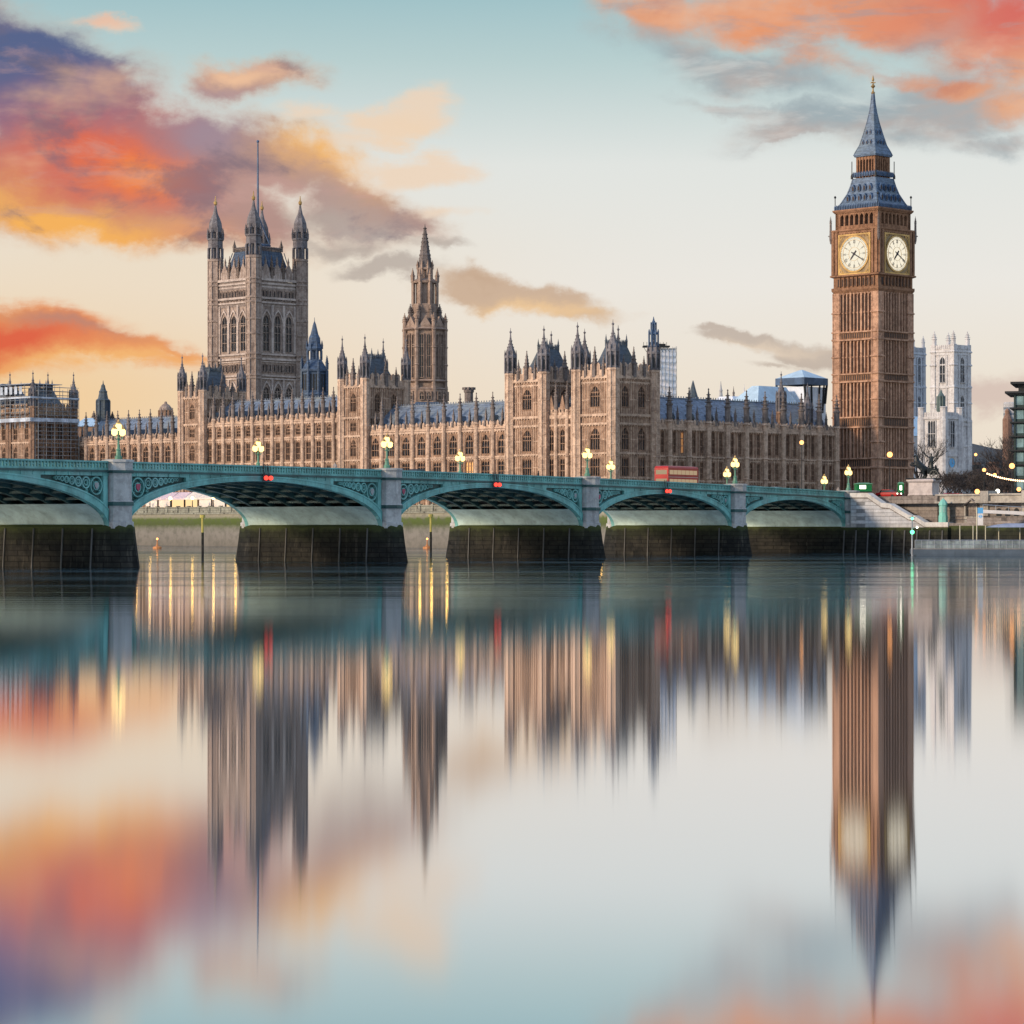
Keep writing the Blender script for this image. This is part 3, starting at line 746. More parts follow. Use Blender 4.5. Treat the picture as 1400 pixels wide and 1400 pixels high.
def tower(name, label, uv, wu, wv, z, ztop, base_rows, top_rows, strings, roof_h, n_e=1, n_n=2, r=1.15, group=None, rows_w=2.4, lit={}, tips=None, pointed=(2, 3)):
    """Square gothic tower of the river front: east face wv long, north face wu long, octagonal turrets at the corners."""
    B = Build(name, label, 'tower', uv, group)
    rows = base_rows + top_rows
    ce = [(wv * (i + .5) / n_e, rows_w, rows) for i in range(n_e)]
    cn = [(1.2 + (wu - 2.4) * (i + .5) / n_n, rows_w * .8, rows) for i in range(n_n)]
    B.face((0, wv), EAST, 0, wv, BASEZ, z, ce, strings, 4, pointed, 1, lit=lit)
    B.face((0, 0), 0, 0, wu, BASEZ, z, cn, strings, 3, pointed, 1)
    B.wall.rect([(.61, wu, .61, wv, BASEZ), (.61, wu, .61, wv, z)])
    B.parapet((0, wv), EAST, 0, wv, z, 2.6, 1.5); B.parapet((0, 0), 0, 0, wu, z, 2.6, 1.5)
    tr = MB()
    turret(tr, 0, 0, BASEZ, z + 1.2, r, ztop - z - 1.2); slot_panels(tr, 0, 0, z + 2.2, z + 1.2 + (ztop - z - 1.2) * .28, r * .93)
    me = tr.mesh('turret', ['stone_trim', 'iron_dark', 'stone_cap'])
    for i, (x, y) in enumerate(((0, 0), (wu, 0), (0, wv), (wu, wv))): link('turret', me, B.root, (x, y, 0))
    for i in range(1, 4):
        for x, y in ((wu * i / 4, -.1), (-.1, wv * i / 4)):
            if 1:
                q = MB(); pinnacle(q, 0, 0, z, 6.4 if i == 2 else 4.6, .42 if i == 2 else .3); q.build('pinnacle', 'stone_grey', B.root, (x, y, 0))
    steep_roof(B, 1.6, wu - 1.2, 1.4, wv - 1.4, z + .3, roof_h)
    return B.done()
STR_N = [(35.2 - .3, .4, .5), (34.0, .2, .3), (27.2, .45, .5), (25.4, .4, .45), (19.4, .3, .35), (14.4, .3, .35)]
TOPN = [(29.0, 33.6)]
WU = u_at(893.6)
GP = 'tall square towers of the twin-towered river pavilion'
tower('palace_tower', 'right-hand turreted square tower of the river pavilion, nearest of the pair', pal(0, 0), WU, v_at(789.6), 35.2, 46.8, [(9.8, 13.6), (14.8, 18.8), (20.2, 25.0)], TOPN, STR_N, 6.6, 1, 2, 1.25, GP, 2.9, tips=None)
tower('palace_tower', 'left turreted square tower of the river pavilion with a lit yellow window behind', pal(0, V0), WU, V1 - V0, 35.2, 46.6, [(9.8, 13.6), (14.8, 18.8), (20.2, 25.0)], TOPN, STR_N, 6.6, 1, 3, 1.2, GP, 2.9)
def link_block():
    va = v_at(789.6); B = Build('palace_range', 'three-bay link building with gabled parapet between the two pavilion towers', 'building', pal(0.6, va)); L = V0 - va
    B.face((0, L), EAST, 0, L, BASEZ, 27.4, rows_cols(0, 3, L / 3, 1.5, [(9.8, 13.6), (14.8, 18.8), (20.2, 25.0)]), [(27.0, .3, .4), (25.4, .3, .4), (19.4, .25, .3)], 2, (2,), 2, lit={})
    B.parapet((0, L), EAST, 0, L, 27.4, 1.6, 1.0)
    for i in range(1, 3): buttress(B.root, -.3, L * i / 3, 28.9, 6.0, .42)
    for i in range(3):
        g = MB(); g.at((0, L), EAST); x = (i + .5) * L / 3; g.prism([(x - .9, 28.9), (x + .9, 28.9), (x, 32)], -.1, .5); g.build('gable', 'stone', B.root)
    B.wall.rect([(.61, WU - 3, 0, L, BASEZ), (.61, WU - 3, 0, L, 27.3)])
    long_roof(B, (0, L), EAST, 0, L, 27.6, 9, 4.5, 3, mat='slate_dark')
    q = MB(); q.box(-.4, .4, -.1, .1, 0, 2.2); q.build('window', 'tent_glow', B.root, (6.0, L - .15, 30.2))
    B.done()
link_block()
STR_M = [(36.0 - .3, .4, .5), (28.7, .4, .45), (24.6, .35, .4), (19.2, .3, .35), (14.4, .3, .3)]
oN = PC + PS * VN0
def mid_tower(label, va, vb, pxn, z, ztop):
    u0 = -.9; uw = u_at(pxn, va) - u0
    tower('palace_tower', label, pal(u0, va), uw, vb - va, z, ztop, [(9.8, 13.6), (15.0, 18.6), (20.2, 24.2)], [(25.8, 28.0), (30.2, z - 1.4)], [(z - .3, .4, .5)] + STR_M[1:], 6.2, 1, 2, 1.0, 'turreted middle towers of the river front', 2.2, pointed=(2, 4))
mid_tower('middle turreted tower of the river front, just left of the tall spire', VN0, VN1, 555, 36.0, 47.6)
mid_tower('turreted tower of the river front in front of the great square tower', VS0, VS1, 330, 35.4, 46.0)

def north_range():
    u0 = WU - .4; u1 = u_at(1142, 1.2); L = u1 - u0; n = 10; w = L / n
    B = Build('palace_range', 'shaded north range with paired tall windows between the pavilion and the clock tower', 'building', pal(u0, 1.2))
    z = 25.3; rows = [(10.0, 13.6), (14.6, 18.2), (19.9, 24.6)]; cols = []
    for i in range(n):
        for k in (-1, 1): cols.append(((i + .5) * w + k * w * .20, w * .19, rows))
    B.face((0, 0), 0, 0, L, BASEZ, z, cols, [(z - .5, .4, .45), (19.0, .3, .35), (18.5, .15, .2), (14.0, .25, .3)], 2, False, 2, lit={(3, 2): 'room_glow', (2, 2): 'red_lit'} if 0 else {(3, 2): 'room_glow'})
    B.parapet((0, 0), 0, 0, L, z, 1.4, 1.0)
    for i in range(n + 1): buttress(B.root, w * i, -.4, z + 1.6, 7.0, .62)
    for i in range(n): link('pinnacle', small_pin(), B.root, (w * (i + .5), .1, z + 1.2))
    long_roof(B, (0, 0), 0, 0, L, z + .5, 12, 6.0, n, .5, 'slate')
    for px, tip, r in ((1068, 506, 1.05), (1104, 520, 1.1)):
        x = u_at(px, 3.6) - u0; q = MB(); zt = HZ(tip, 600); turret(q, 0, 0, BASEZ, zt - 9.5, r, 9.5)
        q.build('turret', ['stone', 'iron_dark', 'stone_cap'], B.root, (x, 2.4, 0))
    B.wall.rect([(0, L, .61, 14, BASEZ), (0, L, .61, 14, z + .3)])
    B.done()
north_range()

# south pavilion under scaffolding
def south_pavilion():
    o = Vector(pal(0, VE)); k = (45 - 700) / F
    u = (k * o.y - o.x) / (PW.x - k * PW.y)             # how far the pavilion stands out
    B = Build('palace_tower', 'scaffolded end pavilion of the palace at the far left with thin pinnacles', 'tower', pal(u, VE))
    wu, wv, z = -u, 30.0, 33.0
    rows = [(10, 14), (15, 19), (20.2, 24.6), (26.2, 30.4)]
    B.face((0, wv), EAST, 0, wv, BASEZ, z, rows_cols(0, 6, wv / 6, 1.9, rows), [(z - .4, .4, .5), (25.3, .3, .4), (19.4, .3, .3)], 3, (2,), 2)
    B.face((0, 0), 0, 0, wu, BASEZ, z, rows_cols(0, 4, wu / 4, 1.7, rows), [(z - .4, .4, .5), (25.3, .3, .4), (19.4, .3, .3)], 3, (2,), 2)
    B.wall.rect([(.61, wu, .61, wv, BASEZ), (.61, wu, .61, wv, z)])
    B.parapet((0, wv), EAST, 0, wv, z, 2); B.parapet((0, 0), 0, 0, wu, z, 2)
    t = MB(); turret(t, 0, 0, BASEZ, z + 1, 1.0, 9.5); me = t.mesh('turret', ['stone', 'iron_dark', 'stone_cap'])
    for x, y in ((0, 0), (wu - 1.0, 0), (0, 10), (wu * .55, 4), (0, 22)): link('turret', me, B.root, (x, y, 0))
    steep_roof(B, 1.4, wu - 1.5, 1.4, 9, z + .3, 6.0, 'slate'); steep_roof(B, 1.4, wu - 1.5, 12, wv - 1, z + .3, 6.0, 'slate')
    B.done()
    sc = thing('scaffolding', 'grey steel scaffolding with plank decks and white sheeting wrapped round the end pavilion', 'scaffolding', pal(u, VE), PR)
    b = MB(); pl = MB(); sh = MB()
    zt = 39.5
    def lane(p0, d, L, nrm, z0):
        n = int(L / 2.1)
        for row in (1.0, 2.3):
            for i in range(n + 1):
                q = Vector(p0) + Vector(d) * (L * i / n) + Vector(nrm) * row
                b.tube((q.x, q.y, z0), (q.x, q.y, zt + random.uniform(-1.2, .8)), .075, 5)
        zz = z0 + 2
        while zz < zt:
            for row in (1.0, 2.3):
                p = Vector(p0) + Vector(nrm) * row; q = p + Vector(d) * L
                b.tube((p.x, p.y, zz), (q.x, q.y, zz), .06, 4); b.tube((p.x, p.y, zz + 1.0), (q.x, q.y, zz + 1.0), .05, 4)
            p = Vector(p0) + Vector(nrm) * .95; q = p + Vector(d) * L; e = Vector(nrm) * 1.4
            pl.slab([tuple(p), tuple(q), tuple(q + e), tuple(p + e)], zz - .08, zz)
            zz += 2.0
    lane((0, 0), (1, 0), wu - 1, (0, -1), BASEZ); lane((0, 0), (0, 1), wv, (-1, 0), 29.0)
    for zz, hh in ((30.6, .95), (36.4, .4)):
        sh.box(-2.5, wu - 1, -2.55, -2.47, zz, zz + hh); sh.box(-2.55, -2.47, -2.4, wv, zz, zz + hh)
    sh.box(-.5, wu - 4, .6, 11, zt + .6, zt + .75); sh.box(-.5, wu - 4, 13, wv, zt + .9, zt + 1.05)
    for i in range(14): sh.box(-2.62, -2.56, 1 + i * 2.1, 2.2 + i * 2.1, 37.5, 39.4)
    b.build('pole_frame', 'steel', sc); pl.build('deck', 'plank', sc); sh.build('sheeting', 'scaffold_sheet', sc)
south_pavilion()

# ------------------------------------------------------------------ the great square tower
def great_tower():
    Y = 780; k = Y / F; cx = (352.5 - 700) * k; H = lambda py: HZ(py, Y)
    s = 17.4; c = Vector((cx, Y))
    B = Build('square_tower', 'great square stone tower with four tall octagonal turrets and a thin mast', 'tower', tuple(c), None, 'stone_tower'); R = B.root; h = s / 2
    zc = H(388)
    tall = (H(483), H(433)); small = (H(511), H(500)); big = (H(550), H(530)); up = (H(414.5), H(400))
    for o, rz in (((-h, -h), 0), ((-h, h), EAST)):
        iw = s - 5.0; x0 = 2.5
        cols = []
        for i in range(3):
            cols.append((x0 + iw * (i + .5) / 3, iw / 3 * .60, [big, tall]))
        for q in (B.wall, B.trim): q.at((o[0], o[1], 0), rz)
        wall_with_openings(B.wall, 0, s, BASEZ, H(497), .8, [(x, w, [big]) for x, w, _ in cols])
        wall_with_openings(B.wall, 0, s, H(497) + .0, zc, .8, [(x, w, [tall]) for x, w, _ in cols])
        for x, w, _ in cols:
            for (za, zb), nl, tr in ((big, 2, 1), (tall, 2, 3)):
                link('window', window_mesh(w, zb - za, nl, tr, True, 'stone_tower'), R, B.wall.T @ Vector((x, 0, za)), rz)
                arc = arch_pts(w + .5, zb - w * .9, zb + .9); arc2 = arch_pts(w + 1.1, zb - w * .9, zb + 1.5)
                B.trim.strip([(x + p, z) for p, z in arc], [(x + p, z) for p, z in arc2], -.35, -.003)
            for (za, zb) in (small, up):                 # rows of little lights
                for j in range(3):
                    xx = x + (j - 1) * iw / 9 * .92
                    link('window', window_mesh(iw / 9 * .66, zb - za, 1, 0, False, 'stone_tower'), R, B.wall.T @ Vector((xx, -.36, za)), rz)
        for py, pr, hh in ((386, .7, .7), (391.5, .5, .5), (396, .3, .4), (417, .5, .5), (411, .6, .6), (487, .45, .5), (493.5, .55, .6), (516, .5, .5), (520, .4, .4), (497, .3, .3)):
            B.trim.box(0, s, -pr, -.003, H(py) - hh / 2, H(py) + hh / 2)
        for i in range(4):                               # ribs between the windows
            x = x0 + iw * i / 3; B.trim.box(x - .4, x + .4, -.45, -.004, H(485), H(420)); B.trim.box(x - .3, x + .3, -.35, -.004, H(548), H(521))
        n = 26
        for i in range(n):
            x = x0 + iw * (i + .5) / n
            B.trim.box(x - .1, x + .1, -.22, -.004, H(399), H(388)); B.trim.box(x - .1, x + .1, -.2, -.004, H(431) + 1.8, H(418.5))
        B.wall.T = B.trim.T = None
        B.parapet(o, rz, 1.4, s - 1.4, zc + .3, H(377) - zc, 1.2)
        for i in range(3):                               # gablets rising in front of the roof
            q = MB().at((*o, 0), rz); x = x0 + iw * (i + .5) / 3
            q.prism([(x - 1.0, H(384)), (x + 1.2, H(384)), (x + 1.2, H(373)), (x, H(363)), (x - 1.2, H(373))], -.1, .5)
            pinnacle(q, x, .2, H(366), 2.6, .22)
            for sg in (-1, 1): pinnacle(q, x + sg * iw / 6, .1, H(384), 6.6, .42)
            q.build('gable', 'stone_tower', R)
    B.wall.box(-h + .81, h, -h + .81, h, BASEZ, zc)
    tr = MB(); r = 2.12
    zs, z1, z2, z3 = H(386), H(354), H(331), H(317)
    tr.lathe(0, 0, [(r, BASEZ), (r, z1 - 1.0), (r * 1.12, z1 - .8), (r * 1.12, z1 - .2), (r * .62, z1)], 8); tr.k = 1
    tr.lathe(0, 0, [(r * .62, z1), (r * .62, H(340)), (r * 1.02, H(339.5)), (r * 1.02, z2 + .3), (r * 1.15, z2 + .5), (r * 1.15, z2 + .9), (r * .5, z2 + 1), (r * .5, H(319)),
                     (r * .86, H(318)), (r * .94, H(312)), (r * .86, H(305)), (r * .60, H(298)), (r * .36, H(293)), (r * .2, H(286)), (r * .13, H(281))], 8)
    for i in range(8):
        a = pi / 8 + pi / 4 * i
        for rr, za, zb in ((r * .97, z1, H(339.5)), (r * .84, z2 + .8, H(318))):
            tr.sq(rr * cos(a), rr * sin(a), [(.24, za), (.24, zb)])
        pinnacle(tr, r * 1.08 * cos(a), r * 1.08 * sin(a), z2 + .8, 3.2, .2)
    tr.k = 0
    for py in (391.5, 411, 417, 440, 460, 487, 493.5, 516, 520, 386):
        z = H(py); tr.lathe(0, 0, [(r * 1.01, z - .35), (r * 1.13, z - .2), (r * 1.13, z + .2), (r * 1.01, z + .35)], 8)
    for i in range(8):
        a = pi / 8 + pi / 4 * i; tr.sq(r * 1.0 * cos(a), r * 1.0 * sin(a), [(.17, BASEZ), (.17, z1 - 1)])
    tm = tr.mesh('turret', ['stone_tower', 'stone_cap'])
    fm = MB(); fm.lathe(0, 0, [(.14, H(281.5)), (.5, H(279)), (.55, H(276.5)), (.2, H(274)), (.08, H(268))], 8); fm = fm.mesh('finial', 'gold')
    for x, y in ((-h, -h), (h, -h), (-h, h), (h, h)):
        o = link('turret', tm, R, (x * .98, y * .98, 0)); link('finial', fm, o)
    rf = MB(); q = h - 1.6
    rf.sq(0, 0, [(q, zc + .5), (q - 2.4, H(346)), (q - 2.4, H(345))])
    for o, rz in (((-h, -h), 0), ((-h, h), EAST)):
        rf.at((*o, 0), rz)
        for i in range(13): x = 1.8 + (s - 3.6) * i / 12; rf.tube((x, 1.55, zc + .6), (2 + (x - 2) * .82 + 1.3, 4.0, H(346)), .13, 4)
        rf.T = None
    R2 = rf.build('roof', 'iron_navy', R)
    cr = MB(); q -= 2.4
    for i in range(17):
        t = -q + 2 * q * i / 16
        for x, y in ((t, -q), (t, q), (-q, t), (q, t)): cr.sq(x, y, [(.12, H(345)), (.12, H(341)), (.3, H(340.5)), (.02, H(338.5))])
    cr.box(-q, q, -q - .1, -q + .1, H(342), H(341)); cr.box(-q - .1, -q + .1, -q, q, H(342), H(341))
    for x, y in ((-q, -q), (q, -q), (-q, q), (q, q)): pinnacle(cr, x, y, H(345), 3.4, .35)
    cr.build('cresting', 'stone_grey', R2)
    m = MB(); m.sq(0, 0, [(2.6, H(345)), (2.6, H(335)), (2.2, H(334))])
    for i in range(4):
        a = pi / 4 + pi / 2 * i; m.tube((2.6 * cos(a) * 1.3, 2.6 * sin(a) * 1.3, H(335)), (0, 0, H(293)), .22, 6)
    m.tube((0, 0, H(340)), (0, 0, H(285)), .42, 8, .36); m.tube((0, 0, H(285)), (0, 0, H(194)), .34, 8, .2); m.ball((0, 0, H(193.4)), .42)
    m.build('flagpole', 'iron_blue', R)
    B.done()
great_tower()

# ------------------------------------------------------------------ the octagonal spire
def central_spire():
    Y = 680; k = Y / F; H = lambda py: HZ(py, Y); cx = (581 - 700) * k
    R = thing('octagonal_spire_tower', 'tall octagonal stone tower with pinnacles tapering into a needle spire', 'tower', (cx, Y, 0), PR + radians(3))
    ro = 31.0 * k; ri = ro * cos(pi / 8)
    b = MB(); b.lathe(0, 0, [(ro * 1.06, BASEZ), (ro * 1.06, H(534)), (ro * .90, H(530)), (ro * .90, H(450)), (ro * .96, H(449)), (ro * .96, H(446))], 8)
    for py in (533, 522, 451): z = H(py); b.lathe(0, 0, [(ro * .98, z - .3), (ro * 1.08, z), (ro * .98, z + .4)], 8)
    b.lathe(0, 0, [(ro * .80, H(446.5)), (ro * .58, H(428)), (ro * .56, H(425))], 8)
    b.build('wall', 'stone_grey_warm', R)
    for i in range(8):
        a = pi / 4 * i + pi                               # face normals
        rz = a + pi / 2
        for zz, (za, zb), w, f in ((0, (H(518), H(457)), ro * .17, .90), (1, (H(548), H(536)), ro * .2, 1.06)):
            for sg in (-1, 1):
                d = ro * f * cos(pi / 8); n = Vector((cos(a), sin(a), 0)); t = Vector((-sin(a), cos(a), 0))
                p = n * (d + .36) + t * (sg * ro * .155); p.z = za
                link('window', window_mesh(w * 1.15, zb - za, 2, 3 if zz == 0 else 1, True, 'stone_grey_warm'), R, p, rz)
        a2 = a + pi / 8
        q = MB(); q.lathe(0, 0, [(.62, BASEZ), (.62, H(530)), (.5, H(528)), (.5, H(449))], 6); pinnacle(q, 0, 0, H(449), H(429) - H(449), .5, 8)
        for py in (533, 500, 476, 452): z = H(py); q.lathe(0, 0, [(.5, z - .2), (.72, z), (.5, z + .25)], 6)
        q.build('pinnacle', 'stone_grey_warm', R, (ro * .97 * cos(a2), ro * .97 * sin(a2), 0))
        q = MB(); q.tube((ro * .96 * cos(a2), ro * .96 * sin(a2), H(446)), (ro * .55 * cos(a2), ro * .55 * sin(a2), H(418)), .3, 4)
        q.build('flying_buttress', 'stone_grey_warm', R)
    for i in range(8):
        a = pi / 4 * i + pi + pi / 8; q = MB(); q.lathe(0, 0, [(.55, H(447)), (.5, H(436))], 6); pinnacle(q, 0, 0, H(437), H(416) - H(437), .5, 8); q.build('pinnacle', 'stone_spire', R, (ro * .70 * cos(a), ro * .70 * sin(a), 0))
        a = pi / 4 * i + pi; q = MB(); q.at((ro * .86 * cos(a), ro * .86 * sin(a), 0), a + pi / 2); q.prism([(-1.5, H(447)), (1.5, H(447)), (0, H(434))], -.2, .9); q.T = None; q.build('gable', 'stone_grey_warm', R)
    lr = 18.5 * k
    l = MB(); l.lathe(0, 0, [(lr * .74, H(427)), (lr * .74, H(388)), (lr * 1.0, H(387.5)), (lr * 1.04, H(385)), (lr * .9, H(384)), (lr * .62, H(381)), (lr * .34, H(380.5)), (lr * .34, H(370)), (lr * .6, H(369)), (lr * .6, H(366.5))], 8)
    l.lathe(0, 0, [(lr, H(428)), (lr, H(417)), (lr * .98, H(416))], 8)
    for i in range(8):
        a = pi / 8 + pi / 4 * i
        l.sq(lr * .93 * cos(a), lr * .93 * sin(a), [(.34, H(418)), (.34, H(386))]); pinnacle(l, lr * .98 * cos(a), lr * .98 * sin(a), H(386), 3.4, .34)
        l.sq(lr * .54 * cos(a), lr * .54 * sin(a), [(.22, H(382)), (.22, H(368))]); pinnacle(l, lr * .58 * cos(a), lr * .58 * sin(a), H(368), 2.2, .24)
    l.build('lantern', 'stone_grey_warm', R)
    s = MB(); s.lathe(0, 0, [(lr * .55, H(367)), (lr * .44, H(350)), (lr * .47, H(349)), (lr * .40, H(347)), (lr * .26, H(331)), (lr * .28, H(330)), (lr * .22, H(328)), (lr * .1, H(313)), (lr * .17, H(312)), (lr * .05, H(311)), (.05, H(306))], 8)
    for i in range(8):
        a = pi / 8 + pi / 4 * i
        for j in range(9):
            t = j / 9; rr = lr * (.53 - .42 * t); z = H(365) + (H(315) - H(365)) * t; s.ball((rr * cos(a), rr * sin(a), z), .2, 5, 3)
    s.build('spire', 'stone_spire', R)
central_spire()

# ------------------------------------------------------------------ the clock tower
def clock_tower():
    Y = 625; k = Y / F; H = lambda py: HZ(py, Y); cx = (1193.6 - 700) * k
    R = thing('clock_tower', 'tall brown stone clock tower with two lit white dials and blue iron spire', 'tower', (cx, Y, 0), PR)
    s = 12.7; h = s / 2; st = 'stone_clock'
    w = MB(); g = MB(); slit = MB()
    zt = H(402)
    w.box(-h + .55, h - .55, -h + .55, h - .55, BASEZ, zt)
    bands = [(402, 396), (466, 456), (523, 513), (585, 572), (640, 628)]
    faces = [((-h, -h), 0), ((-h, h), EAST), ((h, -h), pi / 2), ((h, h), pi)]
    for o, rz in faces:
        for q in (w, g, slit): q.at((*o, 0), rz)
        cw = 1.75
        tops = [H(402), H(466), H(523), H(585), H(640)]; bots = [H(456), H(513), H(572), H(628), BASEZ]
        iw = s - 2 * cw; n = 9
        for j, (a, b) in enumerate(zip(bots, tops)):
            a, b = min(a, b), max(a, b)
            for i in range(n + 1):
                x = cw + iw * i / n; bw = .24 if i % 3 == 0 else .13
                g.box(x - bw, x + bw, -.02, .549, a, b)
            for i in range(n):
                x = cw + iw * (i + .5) / n; pw = iw / n - .34
                if i % 3 != 1 or j == 0:
                    slit.box(x - pw * .27, x + pw * .27, .44, .53, a + (b - a) * .08, b - (b - a) * .08)
                hd = arch_pts(pw + .1, b - .9, b - .1, 3); g.strip([(x + p, z) for p, z in hd], [(x + p, b + .01) for p, z in hd], .12, .548)
                for f in (.5,): g.box(x - pw / 2, x + pw / 2, .40, .547, a + (b - a) * f - .10, a + (b - a) * f + .10)
        for z0, z1 in [(H(p), H(q)) for p, q in bands[1:]]:
            w.box(0, s, -.06, .548, z0, z1)
            for zz in (z0 - .2, z1 - .1): g.box(-.28, s + .28, -.34, -.07, zz, zz + .32)
            m = 17
            for i in range(m):
                x = .9 + (s - 1.8) * (i + .5) / m; slit.box(x - .17, x + .17, -.085, -.062, z0 + .32, z1 - .25)
        for q in (w, g, slit): q.T = None
    w.build('shaft', st, R); g.build('carved_ribs', 'clock_trim', R); slit.build('slit_panels', 'slit_dark', R)
    cb = MB()
    cb.sq(0, 0, [(.92, BASEZ), (.92, zt)])
    for x in (-.5, .5):
        for y in (-.5, .5): cb.lathe(x * 1.75, y * 1.75, [(.22, BASEZ), (.22, zt)], 6)
    for py in (640, 628, 606, 585, 572, 548, 523, 513, 490, 466, 456, 430): z = H(py); cb.sq(0, 0, [(.95, z - .15), (1.2, z), (1.2, z + .2), (.95, z + .35)])
    cb = cb.mesh('corner_buttress', 'clock_trim')
    for x, y in ((-1, -1), (1, -1), (-1, 1), (1, 1)): link('corner_buttress', cb, R, (x * (h - .82), y * (h - .82), 0))
    # corbelled stage, clock stage
    c = MB(); hc = 6.7
    c.sq(0, 0, [(h + .02, zt), (h + .35, zt + .6), (h + .35, zt + 1.2), (hc - .35, zt + 1.25), (hc - .35, H(381)), (hc + .25, H(379.5)), (hc + .25, H(377.5)), (hc - .1, H(377)), (hc - .1, H(319)), (hc + .2, H(317.5)), (hc + .2, H(315.5)), (hc - .5, H(315))])
    dark = MB()
    for o, rz in faces:
        c.at((o[0] / h * hc, o[1] / h * hc, 0), rz); dark.at((o[0] / h * hc, o[1] / h * hc, 0), rz); L = 2 * hc
        for i in range(9):
            x = 1.3 + (L - 2.6) * (i + .5) / 9
            dark.box(x - .34, x + .34, .30, .345, zt + 1.5, H(383)); c.box(x + .42, x + .66, -.1, .349, zt + 1.26, H(381))
        for i in range(12): x = 1.9 + (L - 3.8) * (i + .5) / 12; c.box(x - .14, x + .14, -.12, .05, H(327), H(321))
        for x in (.5, L - .5, 1.6, L - 1.6): c.box(x - .3, x + .3, -.2, .08, H(377), H(318))
        c.T = dark.T = None
    c.build('clock_stage', st, R); dark.build('arcade_openings', 'slit_dark', R)
    zc = H(350); rd = 3.86
    for o, rz in faces[:2]:
        n = Vector((sin(rz), -cos(rz), 0)); p = n * (hc + .02); p.z = zc
        fr = MB(); q = rd + .72
        fr.box(-q, q, -.16, .0, -q, -q + .34); fr.box(-q, q, -.16, .0, q - .34, q); fr.box(-q, -q + .34, -.16, .0, -q + .34, q - .34); fr.box(q - .34, q, -.16, .0, -q + .34, q - .34)
        fr.ring(0, 0, rd + .34, .36, -.24, -.02, 40); fr.ring(0, 0, rd - .60, .07, -.20, -.06, 40); fr.ring(0, 0, rd * .40, .05, -.20, -.06, 30)
        for sx in (-1, 1):
            for sz in (-1, 1): fr.ring(sx * (q - .72), sz * (q - .72), .42, .13, -.14, -.0, 10); fr.ring(sx * (q - .55), sz * (q - 1.35), .2, .1, -.13, -.0, 8); fr.ring(sx * (q - 1.35), sz * (q - .55), .2, .1, -.13, -.0, 8)
        f = fr.build('dial_frame', 'gold', R, p, rz)
        sp = MB(); sp.box(-q + .34, q - .34, -.03, .03, -q + .34, q - .34); sp.build('spandrel_panel', 'dial_panel', f)
        dl = MB(); dl.prism([(rd * cos(2 * pi * i / 48), rd * sin(2 * pi * i / 48)) for i in range(48)], -.11, -.035)
        d = dl.build('clock_dial', 'dial_glow', R, p, rz)
        nm = MB(); NUM = ['XII', 'I', 'II', 'III', 'IIII', 'V', 'VI', 'VII', 'VIII', 'IX', 'X', 'XI']
        for i, txt in enumerate(NUM):
            a = pi / 2 - 2 * pi * i / 12; wid = {'I': .16, 'V': .34, 'X': .34}; tot = sum(wid[ch] for ch in txt); xx = -tot / 2
            er, et = Vector((cos(a), sin(a))), Vector((sin(a), -cos(a))); hh = .42; r0 = rd - 1.06
            def stroke(x0, y0, x1, y1, wd=.035):
                A = er * (r0 + y0 * hh) + et * x0; B2 = er * (r0 + y1 * hh) + et * x1; dd = (B2 - A).normalized(); nn = Vector((-dd.y, dd.x)) * wd
                nm.prism([tuple(A + nn), tuple(A - nn), tuple(B2 - nn), tuple(B2 + nn)], -.15, -.112)
            for ch in txt:
                x0, x1 = xx + .03, xx + wid[ch] - .03; xm = (x0 + x1) / 2
                if ch == 'I': stroke(xm, -1, xm, 1)
                if ch == 'V': stroke(x0, 1, xm, -1); stroke(x1, 1, xm, -1)
                if ch == 'X': stroke(x0, 1, x1, -1); stroke(x1, 1, x0, -1)
                xx += wid[ch]
        for i in range(60):
            a = 2 * pi * i / 60; er = Vector((cos(a), sin(a))); et = Vector((-er.y, er.x)) * (.03 if i % 5 else .07)
            A, B2 = er * (rd - .36), er * (rd - .06); nm.prism([tuple(A + et), tuple(A - et), tuple(B2 - et), tuple(B2 + et)], -.148, -.112)
        for i in range(12):
            a = 2 * pi * i / 12; er = Vector((cos(a), sin(a))); et = Vector((-er.y, er.x)) * .022
            A, B2 = er * (rd * .42), er * (rd - 1.55); nm.prism([tuple(A + et), tuple(A - et), tuple(B2 - et), tuple(B2 + et)], -.13, -.112)
        nm.build('numerals', 'dial_ink', d)
        for nme, ang, L, wd, yy in (('hour_hand', 2 * pi * (7 + 20 / 60) / 12, 2.0, .21, -.20), ('minute_hand', 2 * pi * 20 / 60, 3.7, .12, -.26)):
            a = pi / 2 - ang; er = Vector((cos(a), sin(a))); et = Vector((-er.y, er.x)); hb = MB()
            hb.prism([tuple(-er * .9 + et * wd), tuple(-er * .9 - et * wd), tuple(er * L * .55 - et * wd), tuple(er * L), tuple(er * L * .55 + et * wd)], yy, yy + .04); hb.ring(0, 0, .36, .355, yy - .01, yy + .05, 12)
            hb.build(nme, 'dial_ink', d)
    # belfry
    b = MB(); hb_ = 6.05; z0, z1 = H(315.5), H(290)
    b.sq(0, 0, [(hb_ - .9, z0), (hb_ - .9, z1)])
    dk = MB()
